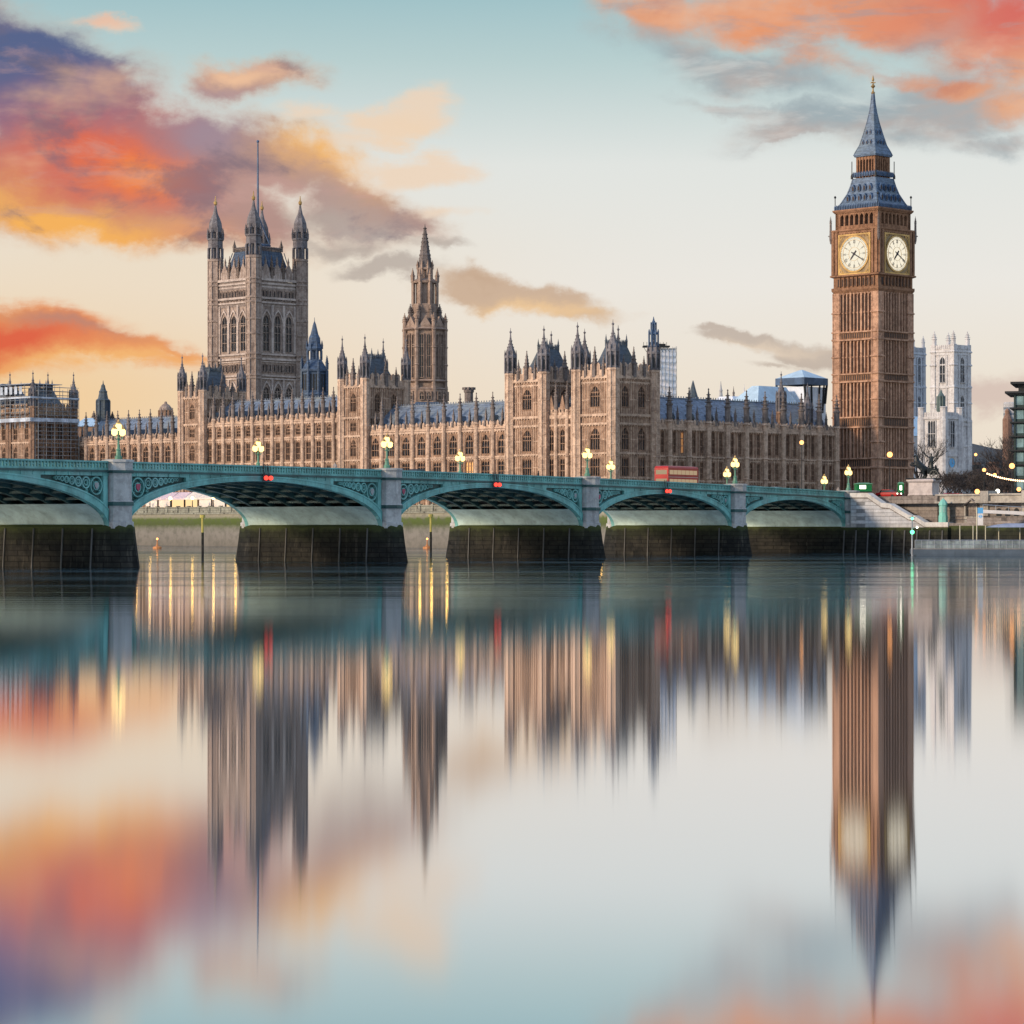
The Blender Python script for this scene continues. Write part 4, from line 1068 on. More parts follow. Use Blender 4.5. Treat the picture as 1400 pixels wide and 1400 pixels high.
    for o, rz in faces:
        T = ((o[0] / h * hb_, o[1] / h * hb_, 0), rz); b.at(*T); dk.at(*T); L = 2 * hb_
        b.box(0, 1.15, 0, .88, z0, z1); b.box(L - 1.15, L, 0, .88, z0, z1) if rz in (0, pi) else None
        n = 7; iw = L - 2.3
        for i in range(n + 1): x = 1.15 + iw * i / n; b.box(x - .2, x + .2, .02, .88, z0, z1)
        for i in range(n):
            x = 1.15 + iw * (i + .5) / n; hd = arch_pts(iw / n - .38, z1 - 1.7, z1 - .8, 3); b.strip([(x + p, z) for p, z in hd], [(x + p, z1 - .02) for p, z in hd], .1, .86)
            dk.box(x - .45, x + .45, .885, .899, z0, z1 - .6); b.box(x - .44, x + .44, .04, .5, z0, z0 + .9)
        b.T = dk.T = None
    b.sq(0, 0, [(hb_ + .1, z1 - .5), (hb_ + .5, z1), (hb_ + .5, z1 + .3), (hb_, z1 + .35)])
    b.build('belfry', st, R); dk.build('belfry_openings', 'slit_dark', R)
    pn = MB(); pn.lathe(0, 0, [(.10, H(334)), (.30, H(329)), (.36, H(323)), (.30, H(321)), (.26, H(311))], 6); pinnacle(pn, 0, 0, H(312), H(296) - H(312), .26, 6)
    pn = pn.mesh('pinnacle', 'stone_grey')
    for x, y in ((-1, -1), (1, -1), (-1, 1), (1, 1)): link('pinnacle', pn, R, (x * (hc + .12), y * (hc + .12), 0))
    gr = MB(); gr.tube((0, 0, 0), (1.5, 0, .15), .22, 6, .12)
    gr = gr.mesh('gargoyle', 'stone_grey')
    for i in range(4): a = pi / 4 + pi / 2 * i; link('gargoyle', gr, R, (hc * 1.3 * cos(a), hc * 1.3 * sin(a), H(324)), a)
    # lower roof, lantern, spire
    lo = MB(); prof = [(6.15, H(290) + .36), (5.85, H(286)), (5.1, H(278)), (4.15, H(266)), (3.65, H(256)), (3.32, H(247)), (3.25, H(244.5))]
    lo.sq(0, 0, prof)
    for i in range(4):
        a = pi / 4 + pi / 2 * i
        for (r0, za), (r1, zb) in zip(prof[:-1], prof[1:]): lo.tube((r0 * 1.4142 * cos(a), r0 * 1.4142 * sin(a), za), (r1 * 1.4142 * cos(a), r1 * 1.4142 * sin(a), zb), .2, 6)
    lr = lo.build('lower_roof', 'iron_roof', R)
    dmesh = MB(); dmesh.prism([(-.42, 0), (.42, 0), (.42, .9), (0, 1.6), (-.42, .9)], -.28, .9); dmesh.k = 1; dmesh.prism([(-.24, .15), (.24, .15), (.24, .85), (0, 1.2), (-.24, .85)], -.33, -.285)
    dmesh = dmesh.mesh('dormer', ['iron_blue', 'slit_dark'])
    for o, rz in faces[:2]:
        n = Vector((sin(rz), -cos(rz), 0)); t = Vector((cos(rz), sin(rz), 0))
        for py, r, cnt in ((277, 4.85, 5), (263, 3.95, 4)):
            for i in range(cnt): p = n * (r + .05) + t * ((i - (cnt - 1) / 2) * 1.62); p.z = H(py); link('dormer', dmesh, lr, p, rz)
    cr = MB()
    for hh, pz, n in ((6.25, 290, 26), (3.3, 244.5, 14)):
        cr = MB()
        for o, rz in faces:
            cr.at((o[0] / h * hh, o[1] / h * hh, 0), rz)
            for i in range(n): x = 2 * hh * (i + .5) / n; cr.sq(x, 0, [(.11, H(pz) + .3), (.15, H(pz) + 1.0), (.02, H(pz) + 1.5)])
        cr.T = None; cr.build('cresting', 'iron_blue', R)
    for sx in (-1, 1):
        for sy in (-1, 1):
            cr = MB(); cr.tube((sx * 6.1, sy * 6.1, H(290)), (sx * 6.1, sy * 6.1, H(268)), .1, 5); cr.ball((sx * 6.1, sy * 6.1, H(270)), .3, 6, 4)
            cr.build('roof_finial', 'iron_dark', R); cr = MB(); cr.tube((sx * 3.4, sy * 3.4, H(244)), (sx * 3.4, sy * 3.4, H(221)), .1, 5); cr.sq(sx * 3.4, sy * 3.4, [(.2, H(245)), (.2, H(241)), (.05, H(237))]); cr.build('roof_finial', 'iron_dark', R)
    la = MB(); hl = 2.75; z0, z1 = H(244.5), H(214.5); la.sq(0, 0, [(hl - .55, z0), (hl - .55, z1)])
    dk = MB()
    for o, rz in faces:
        T = ((o[0] / h * hl, o[1] / h * hl, 0), rz); la.at(*T); dk.at(*T); L = 2 * hl
        for i in range(7): x = .2 + (L - .4) * i / 6; la.box(x - .15, x + .15, .0 + .003 * i, .549, z0, z1)
        for i in range(6): x = .2 + (L - .4) * (i + .5) / 6; dk.box(x - .24, x + .24, .52, .54, z0 + 1.2, z1 - .8); hd = arch_pts(.56, z1 - 1.3, z1 - .7, 3); la.strip([(x + p, z) for p, z in hd], [(x + p, z1 - .02) for p, z in hd], .15, .5)
        la.T = dk.T = None
    la.sq(0, 0, [(hl + .05, z0 + .4), (hl + .25, z0 + .8), (hl + .05, z0 + 1.2)]); la.build('lantern', 'stone_clock', R); dk.build('lantern_openings', 'slit_dark', R)
    sp = MB(); prof = [(3.0, H(215.2)), (3.15, H(213)), (2.85, H(208)), (2.2, H(199)), (1.6, H(184)), (1.02, H(168)), (.60, H(153)), (.38, H(142)), (.20, H(128))]
    sp.sq(0, 0, prof)
    for i in range(4):
        a = pi / 4 + pi / 2 * i
        for (r0, za), (r1, zb) in zip(prof[1:-1], prof[2:]): sp.tube((r0 * 1.4142 * cos(a), r0 * 1.4142 * sin(a), za), (r1 * 1.4142 * cos(a), r1 * 1.4142 * sin(a), zb), .12, 5)
    so = sp.build('spire', 'iron_roof', R)
    for o, rz in faces[:2]:
        n = Vector((sin(rz), -cos(rz), 0)); t = Vector((cos(rz), sin(rz), 0))
        for py, r, cnt in ((198, 2.16, 3), (184, 1.58, 2)):
            for i in range(cnt): p = n * (r + .0) + t * ((i - (cnt - 1) / 2) * 1.1); p.z = H(py); link('dormer', dmesh, so, p, rz, (.6, .6, .6))
    fi = MB(); fi.lathe(0, 0, [(.24, H(129)), (.5, H(127)), (.2, H(124.5)), (.14, H(121)), (.55, H(118)), (.16, H(115)), (.12, H(111)), (.3, H(109.5)), (.04, H(103))], 8)
    fi.tube((-.7, 0, H(113)), (.7, 0, H(113)), .09, 5); fi.tube((0, -.7, H(113)), (0, .7, H(113)), .09, 5); fi.build('finial', 'gold', R)
clock_tower()

# ------------------------------------------------------------------ smaller roofs and turrets over the palace
def vent_tower():
    Y = 705; k = Y / F; H = lambda py: HZ(py, Y)
    R = thing('ventilation_tower', 'octagonal blue iron ventilation tower right of the great square tower', 'tower', ((430 - 700) * k, Y, 0), PR)
    r = 18.5 * k; b = MB(); b.lathe(0, 0, [(r, BASEZ), (r, H(541)), (r * 1.06, H(540)), (r * 1.02, H(537)), (r * .93, H(536)), (r * .93, H(510)), (r * 1.05, H(508)), (r * 1.05, H(505))], 8)
    for i in range(8):
        a = pi / 8 + pi / 4 * i; b.sq(r * .97 * cos(a), r * .97 * sin(a), [(.28, BASEZ), (.28, H(506))]); pinnacle(b, r * 1.0 * cos(a), r * 1.0 * sin(a), H(505), 3.6, .22)
        a = pi / 4 * i
        for t in (-.2, .2): b.box(0, 0.01, 0, 0.01, H(530), H(529))
    b.build('wall', 'iron_navy', R)
    d = MB()
    for i in range(8):
        a = pi / 4 * i; d.at((r * .93 * cos(pi / 8) * cos(a), r * .93 * cos(pi / 8) * sin(a), 0), a + pi / 2)
        for x in (-.75, 0, .75): d.box(x - .24, x + .24, -.06, -.005, H(534), H(512))
    d.T = None; d.build('louvres', 'iron_dark', R)
    q = MB(); q.lathe(0, 0, [(r * 1.0, H(505)), (r * .62, H(494)), (r * .58, H(492)), (r * .34, H(491.5)), (r * .34, H(480)), (r * .58, H(479.5)), (r * .62, H(476)), (r * .48, H(470)), (r * .44, H(462)), (r * .30, H(457)), (r * .13, H(444)), (.08, H(439)), (.05, H(434))], 8)
    for i in range(8):
        a = pi / 8 + pi / 4 * i; q.sq(r * .54 * cos(a), r * .54 * sin(a), [(.2, H(492)), (.2, H(479))]); pinnacle(q, r * .6 * cos(a), r * .6 * sin(a), H(477), 2.2, .16)
    q.build('lantern_roof', 'iron_navy', R)
vent_tower()
def small_tower():
    Y = 800; k = Y / F; H = lambda py: HZ(py, Y)
    R = thing('ventilation_tower', 'small dark stepped roof tower far left, above the low riverside range', 'tower', ((141 - 700) * k, Y, 0), PR)
    r = 9 * k; b = MB(); b.lathe(0, 0, [(r, BASEZ), (r, H(549)), (r * 1.12, H(547)), (r * .8, H(545)), (r * .62, H(537)), (r * .66, H(535)), (r * .5, H(534)), (r * .35, H(530)), (r * .3, H(527)), (r * .1, H(525)), (.05, H(520))], 8)
    for i in range(8): a = pi / 8 + pi / 4 * i; b.sq(r * cos(a), r * sin(a), [(.2, BASEZ), (.2, H(548))])
    b.build('wall', 'iron_roof_dark', R)
    for dx in (-15.5, 15.5):
        q = MB(); pinnacle(q, 0, 0, H(580), H(562) - H(580), .8, 8); q.build('pinnacle', 'stone_grey', R, (dx * k, 0, 0), -PR)
small_tower()
def dome():
    Y = 860; k = Y / F; H = lambda py: HZ(py, Y)
    R = thing('domed_building', 'stone domed roof lantern peeping over the low riverside range', 'building', ((226.5 - 700) * k, Y, 0))
    b = MB(); b.lathe(0, 0, [(11 * k, BASEZ), (11 * k, H(575)), (9 * k, H(574)), (9 * k, H(562)), (9.6 * k, H(561)), (8 * k, H(557)), (5 * k, H(553.5)), (2.4 * k, H(552)), (1.4 * k, H(549))], 12)
    b.build('drum', 'stone_tower', R)
    for i in range(12): a = 2 * pi * i / 12; q = MB(); q.sq(9 * k * cos(a), 9 * k * sin(a), [(.3, H(574)), (.3, H(561))]); q.build('column', 'stone', R)
dome()
def long_back_roof(name, label, px0, px1, py_eave, py_ridge, Y, mat, depth=16):
    k = Y / F; x0 = (px0 - 700) * k; L = (px1 - px0) * k; R = thing(name, label, 'building', (x0, Y, 0))
    w = MB(); w.box(0, L, 0, depth, BASEZ, HZ(py_eave, Y)); w.build('wall', 'stone', R)
    r = MB(); z0, z1 = HZ(py_eave, Y) + .003, HZ(py_ridge, Y)
    r.add([(-.4, -.4, z0), (L + .4, -.4, z0), (L + .4, depth + .4, z0), (-.4, depth + .4, z0), (2, depth / 2, z1), (L - 2, depth / 2, z1)], [(0, 1, 5, 4), (2, 3, 4, 5), (1, 2, 5), (3, 0, 4), (3, 2, 1, 0)])
    r.build('roof', mat, R); return R
long_back_roof('hipped_roof_building', 'pale blue lead-roofed block behind the low range, left of the small dark tower', 100, 131, 583, 570, 760, 'blue_sheet')
long_back_roof('hipped_roof_building', 'slate hipped roof block behind the low range, below the domed lantern', 158, 252, 583, 574, 790, 'slate')
long_back_roof('hipped_roof_building', 'long dark blue roof ridge behind the riverside range, right of the needle spire', 556, 610, 566, 548, 640, 'iron_roof_dark', 12)
def chimney_turret():
    Y = 612; k = Y / F; H = lambda py: HZ(py, Y)
    R = thing('chimney_turret', 'short brown castellated chimney turret standing alone above the riverside roof', 'chimney', ((641 - 700) * k, Y, 0), PR)
    b = MB(); r = 7 * k; b.lathe(0, 0, [(r * .9, BASEZ + 10), (r * .9, H(537)), (r * 1.08, H(536)), (r * 1.08, H(532))], 8)
    for i in range(8): a = pi / 4 * i; b.sq(r * .98 * cos(a), r * .98 * sin(a), [(.27, H(533)), (.27, H(529.6))])
    b.build('shaft', 'stone_grey', R)
chimney_turret()
def wrapped_tower():
    Y = 655; k = Y / F; H = lambda py: HZ(py, Y)
    R = thing('sheeted_scaffold_tower', 'tall block wrapped in pale blue-white sheeting behind the right pavilion tower', 'scaffolding', ((906 - 700) * k, Y, 0), radians(8))
    a = 15.5 * k; b = MB(); n = 14; z0, z1 = H(556), H(479)
    rings = []
    for j in range(n + 1):
        z = z0 + (z1 - z0) * j / n; o = .08 * (j % 2); rings.append((-a - o, a + o, -a - o, a + o, z))
    b.rect(rings); b.build('sheeting', 'wrap_sheet', R)
    f = MB(); f.box(-a * 1.02, a * 1.02, -a * 1.02, a * 1.02, z1 + .003, z1 + .35)
    for i in range(7):
        x = -a + 2 * a * i / 6
        for zz in [z0 + (z1 - z0) * j / 6 for j in range(7)]: pass
        f.tube((x, -a - .14, z0 - 2), (x, -a - .14, z1 + .8), .05, 4); f.tube((a + .14, x, z0 - 2), (a + .14, x, z1 + .8), .05, 4)
    f.box(-a, a, -a, a, BASEZ, z0 - .003); f.build('frame', 'steel', R)
    p = thing('crane_platform', 'dark flat platform jutting out over the sheeted scaffold block', 'platform', ((898 - 700) * 600 / F, 600, HZ(475, 600)), radians(4))
    q = MB(); w = 19 * 600 / F; q.box(-w, w * .9, -1.2, 1.2, 0, .35); q.box(-w * .4, w * .6, -1.0, 1.0, .35, .75)
    q.build('deck', 'iron_dark', p); q = MB()
    for i in range(8): x = -w + i * 1.9 * w / 8; q.tube((x, -1.1, .3), (x, -1.1, 1.1), .05, 4); q.tube((x, -1.1, 0), (x + .8, 0, -1.0), .06, 4)
    q.tube((-w * .2, 0, 0), (-w * .2, 0, -24), .5, 8); q.build('support', 'iron_dark', p)
    t = thing('lattice_turret', 'dark blue lattice lantern turret beside the sheeted scaffold block', 'turret', (*pal(WU, 0), 0), PR)
    Hn = lambda py: HZ(py, 569); q = MB(); r = 7 * 569 / F
    q.lathe(0, 0, [(r * 1.0, Hn(520)), (r * 1.0, Hn(475)), (r * 1.15, Hn(474)), (r * .5, Hn(473)), (r * .5, Hn(458)), (r * .95, Hn(457)), (r * .8, Hn(455)), (r * .4, Hn(452)), (r * .4, Hn(444)), (r * .55, Hn(443)), (r * .2, Hn(438)), (.05, Hn(433))], 8)
    for i in range(8):
        a2 = pi / 8 + pi / 4 * i; q.sq(r * .95 * cos(a2), r * .95 * sin(a2), [(.12, Hn(474)), (.12, Hn(453)), (.02, Hn(450))]); q.sq(r * .55 * cos(a2), r * .55 * sin(a2), [(.08, Hn(455)), (.08, Hn(441))])
    q.build('lantern', 'iron_blue', t)
def wrap_mat():
    m, N = new_mat('rippled_sheeting'); p = pos(N)
    w = N.n('ShaderNodeTexWave', wave_type='BANDS', bands_direction='Z'); N.put(w.inputs[0], p); w.inputs['Scale'].default_value = .22; w.inputs['Distortion'].default_value = 6; w.inputs['Detail'].default_value = 3; w.inputs['Detail Scale'].default_value = .6
    a = N.noise(p, .25, 4, .6)
    c = N.mix(N.smooth(a, .35, .65), (.50, .60, .72, 1), (.78, .78, .82, 1)); c = N.mix(N.m('MULTIPLY', N.smooth(w.outputs[1], .75, 1), .6), c, (.30, .40, .52, 1))
    return finish(m, N, c, .5, w.outputs[1], .5, .3)
M['wrap_sheet'] = wrap_mat()
wrapped_tower()
def cone_vent(label, px, tip, eave, base, r_px, Y, mat='iron_roof_dark'):
    k = Y / F; H = lambda py: HZ(py, Y); R = thing('roof_ventilator', label, 'ventilator', ((px - 700) * k, Y, 0), PR)
    r = r_px * k; b = MB(); b.lathe(0, 0, [(r * .85, BASEZ), (r * .85, H(eave) - .2)], 8)
    for i in range(8): a = pi / 8 + pi / 4 * i; b.sq(r * .85 * cos(a), r * .85 * sin(a), [(.14, H(base)), (.14, H(eave) - .2)])
    b.build('drum', mat, R); c = MB(); c.lathe(0, 0, [(r, H(eave) - .2), (r * 1.02, H(eave)), (r * .55, (H(eave) * .55 + H(tip) * .45)), (r * .15, H(tip) * .9 + H(eave) * .1), (.05, H(tip))], 8); c.build('roof', mat, R)
cone_vent('squat dark blue conical roof ventilator on the shaded north range', 947.5, 520, 549, 560, 9, 612)
def thin_spire(label, px, tip, base, r_px, Y, mat):
    k = Y / F; R = thing('stone_spire', label, 'spire', ((px - 700) * k, Y, 0)); b = MB(); H = lambda py: HZ(py, Y)
    b.lathe(0, 0, [(r_px * k * 1.2, BASEZ), (r_px * k * 1.2, H(base) ), (r_px * k, H(base) + .3), (r_px * k * .1, H(tip) - .4), (.04, H(tip))], 8)
    for z in (.3, .6): zz = H(base) + (H(tip) - H(base)) * z; rr = r_px * k * (1 - z * .9); b.lathe(0, 0, [(rr, zz), (rr * 1.25, zz + .3), (rr, zz + .6)], 8)
    b.build('shaft', mat, R)
thin_spire('thin pale spire rising behind the middle of the shaded north range', 985.5, 521, 558, 4.5, 690, 'concrete')
thin_spire('pointed pinnacle left of the blue tent roof behind the north range', 1003, 528, 556, 3, 650, 'stone_grey')
thin_spire('slim whitish spike right beside the blue tent roof behind the north range', 1017.5, 525, 556, 2.2, 650, 'stone_white')
def tent_roofs():
    Y = 640; k = Y / F; H = lambda py: HZ(py, Y)
    R = thing('temporary_roof', 'large pale blue temporary roof shed behind the north range', 'roof', ((1045 - 700) * k, Y, 0), PR)
    b = MB(); b.rect([(-7, 8, -4, 6, BASEZ), (-7, 8, -4, 6, H(557))]); b.build('wall', 'blue_sheet', R)
    r = MB(); r.rect([(-7.3, 8.2, -4.2, 6.2, H(557) + .004), (-2.5, 7.4, -.4, 1.6, H(528))]); r.build('roof_sheet', 'blue_sheet', R)
    R = thing('temporary_roof', 'low white temporary roof just left of the larger blue one', 'roof', ((1008 - 700) * k, Y + 8, 0), PR)
    b = MB(); b.rect([(-4, 5, -4, 6, BASEZ), (-4, 5, -4, 6, HZ(556, Y))]); b.build('wall', 'white_sheet', R)
    r = MB(); r.rect([(-4.2, 5.2, -4.2, 6.2, HZ(556, Y) + .004), (-2, 4.5, -1, 3, HZ(540, Y))]); r.build('roof_sheet', 'white_sheet', R)
    Y = 650; k = Y / F; R = thing('canopy_roof', 'pyramid canopy roof with dark fascia on slanting posts, left of the clock tower', 'roof', ((1096 - 700) * k, Y, 0), PR)
    a = 24.5 * k; r = MB(); r.rect([(-a, a, -a, a, H(521) + .6), (-.3, .3, -.3, .3, H(506))]); r.build('roof_sheet', 'blue_sheet', R)
    f = MB(); f.box(-a * 1.04, a * 1.04, -a * 1.04, a * 1.04, H(527), H(521) + .596); f.build('fascia', 'iron_blue', R)
    q = MB(); p = a * .95; q.box(-p, p, -p, p, BASEZ, H(530)); q.build('wall_sheet', 'white_sheet', R)
    q = MB()
    for x, y in ((-a * .98, -a * .98), (a * .98, -a * .98), (-a * .98, a * .98)): q.tube((x * .85, y * 1.02, H(552)), (x, y * 1.02, H(527)), .3, 6)
    for t in (-.3, .3, .62): q.tube((a * t, -a * 1.0, H(565)), (a * t * 1.2, -a * 1.0, H(527)), .22, 6)
    q.build('post', 'iron_dark', R)
tent_roofs()

# ------------------------------------------------------------------ the bridge
BA = atan2(.8539, .5205); BW = Vector((cos(BA), sin(BA))); BS = Vector((-sin(BA), cos(BA))); BO = Vector((57.2, 466.6)); BWID = 21.0
def brg(x, y): return tuple(BO + BW * x + BS * y)
PIERS = [0.0, -42.7, -89.3, -140.0, -193.3, -244.0, -294.0]
def ztop(x): return 11.72 - 1.26 * ((x + 165) / 165) ** 2
def bx_at(px):                                          # station along the bridge front that shows at column px
    k = (px - 700) / F; return (k * BO.y - BO.x) / (BW.x - k * BW.y)
SPR = 4.5; PH = 1.7
def bridge():
    R = thing('arch_bridge', 'long green iron bridge of low arches on dark-based stone piers across the river', 'bridge', (*BO, 0), BA)
    spans = [(PIERS[i + 1] + PH, PIERS[i] - PH) for i in range(len(PIERS) - 1)]
    xe = PIERS[-1]
    NS = 150; xs = [xe + (0 - xe) * i / NS for i in range(NS + 1)]
    for y0, y1 in ((-.05, .42), (BWID - .42, BWID + .05)):
        p = MB(); out = -1 if y0 < 5 else 1
        ya, yb = (y0 - .12, y1) if out < 0 else (y0, y1 + .12)
        p.strip([(x, ztop(x) - .17) for x in xs], [(x, ztop(x)) for x in xs], ya, yb)
        p.strip([(x, ztop(x) - 1.0) for x in xs], [(x, ztop(x) - .76) for x in xs], y0 - .02, y1)
        n = int(-xe / .52)
        for i in range(n):
            x = xe + (i + .5) * -xe / n; z = ztop(x); p.box(x - .13, x + .13, y0 + .04, y1 - .12, z - .757, z - .172)
            if i % 2 == 0: p.box(x - .13 + .26, x - .13 + .52, y0 + .05, y1 - .13, z - .52, z - .40)
        p.build('parapet', 'teal', R)
        c = MB(); c.strip([(x, ztop(x) - 1.22) for x in xs], [(x, ztop(x) - 1.003) for x in xs], y0 - .20 if out < 0 else y0, y1 if out < 0 else y1 + .20)
        n = int(-xe / .9)
        c.build('cornice', 'teal_dark', R)  # dark colour paints in the shadow line below the parapet
        f = MB(); f.strip([(x, ztop(x) - 1.62) for x in xs], [(x, ztop(x) - 1.223) for x in xs], y0 + .02, y1); 
        n = int(-xe / 1.9)
        for i in range(n): x = xe + (i + .5) * -xe / n; f.box(x - .09, x + .09, (y0 - .05) if out < 0 else y1, (y0 + .019) if out < 0 else y1 + .07, ztop(x) - 1.60, ztop(x) - 1.24)
        f.build('fascia', 'teal', R)
    d = MB(); d.strip([(x, ztop(x) - 1.45) for x in xs], [(x, ztop(x) - 1.0) for x in xs], .43, BWID - .43); d.build('deck', 'asphalt', R)
    for si, (xa, xb) in enumerate(spans):
        xm, a = (xa + xb) / 2, (xb - xa) / 2; crown = ztop(xm) - 1.86; rise = crown - SPR; n = 56
        th = [pi - pi * i / n for i in range(n + 1)]
        ell = lambda off, rs=0: [(xm + (a + off) * cos(t), SPR + (rise + off * .95 + rs) * sin(t)) for t in th]
        inn = ell(0); exl = [(x, z) for x, z in inn]
        def outer(e0, e1):                               # ring thickening towards the springing
            return [(xm + (a) * cos(t) * 1.0 if abs(cos(t)) > .9999 else xm + a * cos(t) - (-cos(t)) * 0, 0) for t in th]
        tk = lambda t: .58 + .42 * abs(cos(t)) ** 2
        nor = []
        for t in th:
            nx, nz = cos(t) / a, sin(t) / rise; L = sqrt(nx * nx + nz * nz); nor.append((nx / L, nz / L))
        def off(f): return [(min(max(x + nx * f(t), xa - .0), xb + .0), z + nz * f(t)) for (x, z), (nx, nz), t in zip(inn, nor, th)]
        ext = off(tk)
        for y0, y1 in ((-.16, .5), (BWID - .5, BWID + .16)):
            g = MB(); g.strip(inn, ext, y0, y1)
            yo = (y0 - .09, y0 - .003) if y0 < 5 else (y1 + .003, y1 + .09)
            g.strip(off(lambda t: tk(t) - .13), off(lambda t: tk(t) + .03), *yo); g.strip(off(lambda t: 0.0), off(lambda t: .11), *yo)
            g.build('arch_rib', 'teal', R)
        rb = MB()
        for j in range(1, 7):
            y = BWID * j / 7; rb.strip(inn, off(lambda t: .62), y - .18, y + .18)
        for i in range(4, n - 3, 3):                     # cross bracing between the ribs
            x, z = inn[i]; rb.box(x - .09, x + .09, .6, BWID - .6, z + .12, z + .42)
        rb.build('inner_ribs', 'teal_dark', R)
        vt = MB(); vt.strip(off(lambda t: .63), off(lambda t: .70), .52, BWID - .52); vt.build('soffit', 'iron_dark', R)  # coloured dark to put in the shade deep under the deck
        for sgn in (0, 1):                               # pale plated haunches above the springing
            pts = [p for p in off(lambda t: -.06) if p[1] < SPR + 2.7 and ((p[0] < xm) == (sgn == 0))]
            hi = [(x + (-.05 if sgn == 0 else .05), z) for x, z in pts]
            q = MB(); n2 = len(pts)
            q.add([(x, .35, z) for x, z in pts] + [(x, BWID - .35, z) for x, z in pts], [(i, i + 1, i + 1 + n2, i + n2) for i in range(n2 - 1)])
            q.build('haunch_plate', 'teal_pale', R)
        # spandrels: dark back plate, frame and diminishing rings with shields
        for y0 in (.12,):
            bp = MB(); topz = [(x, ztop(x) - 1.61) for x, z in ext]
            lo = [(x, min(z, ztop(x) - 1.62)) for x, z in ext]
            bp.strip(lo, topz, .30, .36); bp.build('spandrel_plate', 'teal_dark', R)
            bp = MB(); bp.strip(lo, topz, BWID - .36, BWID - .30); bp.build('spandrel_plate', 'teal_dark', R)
            tr = MB(); sh = MB()
            for sgn in (-1, 1):
                xp = xa if sgn < 0 else xb
                tr.box(min(xp, xp - sgn * .75), max(xp, xp - sgn * .75), -.10, .29, SPR + 1.0, ztop(xp) - 1.625)
                # inner moulding along ring and under the fascia
                def zext(x):
                    best = min(zip(ext, range(len(ext))), key=lambda e: abs(e[0][0] - x)); return best[0][1]
                x = xp - sgn * .78; k = 0
                while k < 9:
                    av = (ztop(x) - 1.75) - (zext(x - sgn * .9) + .1); r = av * .46
                    x2 = x - sgn * r
                    av = (ztop(x2) - 1.72) - (zext(x2 + sgn * r * .5) + .06); r = max(0, min(r, av * .5))
                    if r < .17: break
                    cx, cz = x - sgn * r, ztop(x) - 1.70 - r
                    tr.ring(cx, cz, r, min(.16, r * .32), -.02, .29, 18)
                    if r > .35:
                        tr.ring(cx, cz, r * .5, r * .14, .0, .28, 10)
                        for q in range(4):
                            aa = pi / 4 + pi / 2 * q; tr.box(cx + cos(aa) * r * .7 - .05, cx + cos(aa) * r * .7 + .05, .02, .27, cz + sin(aa) * r * .7 - .05, cz + sin(aa) * r * .7 + .05)
                    if k == 0:
                        s_ = MB(); s_.prism([(-.3 * r, .34 * r), (-.3 * r, -.05 * r), (0, -.4 * r), (.3 * r, -.05 * r), (.3 * r, .34 * r)], -.06, .02)
                        s_.build('shield', 'red_shield' if sgn < 0 else 'steel', R, (cx, 0, cz))
                    # small ring in the lower corner
                    zl = zext(cx) + .06; rem = (cz - r) - zl
                    if rem > .4: tr.ring(cx + sgn * r * .25, zl + rem * .55, rem * .4, rem * .12, .0, .285, 12)
                    x = cx - sgn * r * 1.02; k += 1
            # flat green field where the spandrel runs out over the crown
            xs2 = [(x, z) for x, z in lo if ztop(x) - 1.62 - z < .55]
            if len(xs2) > 2: tr.strip(xs2, [(x, ztop(x) - 1.622) for x, z in xs2], -.06, .295)
            fr = [(x, z) for x, z in lo]
            tr.build('spandrel_tracery', 'teal', R)
    for i, x in enumerate(PIERS[:-1]):
        z = ztop(x); p = MB(); yc = .2; r = 1.62
        for yy, sg in ((-.1, 1), (BWID + .1, -1)):
            p.lathe(x, yy, [(r * 1.12, SPR - .2), (r * 1.12, SPR + .5), (r, SPR + .6), (r, SPR + 2.2), (r * 1.1, SPR + 2.3), (r * 1.1, SPR + 2.75), (r * .97, SPR + 2.9), (r * .97, z - 1.35), (r * 1.12, z - 1.15), (r * 1.12, z - 1.0),
                             (r * 1.05, z - .95), (r * 1.05, z - .12), (r * 1.15, z - .1), (r * 1.15, z + .14), (r * .8, z + .2)], 8)
        p.box(x - PH + .01, x + PH - .01, .6, BWID - .6, SPR - .2, z - 1.5)
        po = p.build('pier', 'stone_pier', R)
        bnd = MB(); bnd.lathe(x, -.1, [(r * 1.125, z - 1.32), (r * 1.15, z - 1.2), (r * 1.15, z - 1.02), (r * 1.06, z - .97)], 8); bnd.build('dark_band', 'teal_dark', po); bnd = MB(); bnd.lathe(x, -.1, [(r * 1.11, SPR + 2.28), (r * 1.13, SPR + 2.5), (r * 1.11, SPR + 2.72)], 8)
        bnd.build('dark_band', 'teal_dark', po)
        def hull(wd, f): return [(x - wd, 1.0), (x - wd * .62, -f * .62), (x, -f), (x + wd * .62, -f * .62), (x + wd, 1.0), (x + wd, BWID - 1.0), (x + wd * .62, BWID + f * .62), (x, BWID + f), (x - wd * .62, BWID + f * .62), (x - wd, BWID - 1.0)]
        lv = [(2.75, 3.2, -1.5), (2.65, 3.0, 0), (2.4, 2.5, 2.5), (2.2, 2.2, SPR - .05), (1.9, 1.95, SPR + .22)] if i else [(1.9, 2.4, -1.5), (1.8, 2.2, 4.5)]
        b = MB(); vs = []; fs = []
        for wd, f, zz in lv: vs += [(px_, py_, zz) for px_, py_ in hull(wd, f)]
        for j in range(len(lv) - 1):
            for q in range(10): a_, b_ = j * 10 + q, j * 10 + (q + 1) % 10; fs.append((a_, b_, b_ + 10, a_ + 10))
        fs.append(tuple(range(10 * (len(lv) - 1), 10 * len(lv)))); b.add(vs, fs)
        bo = b.build('pier_base', 'tidal', R)
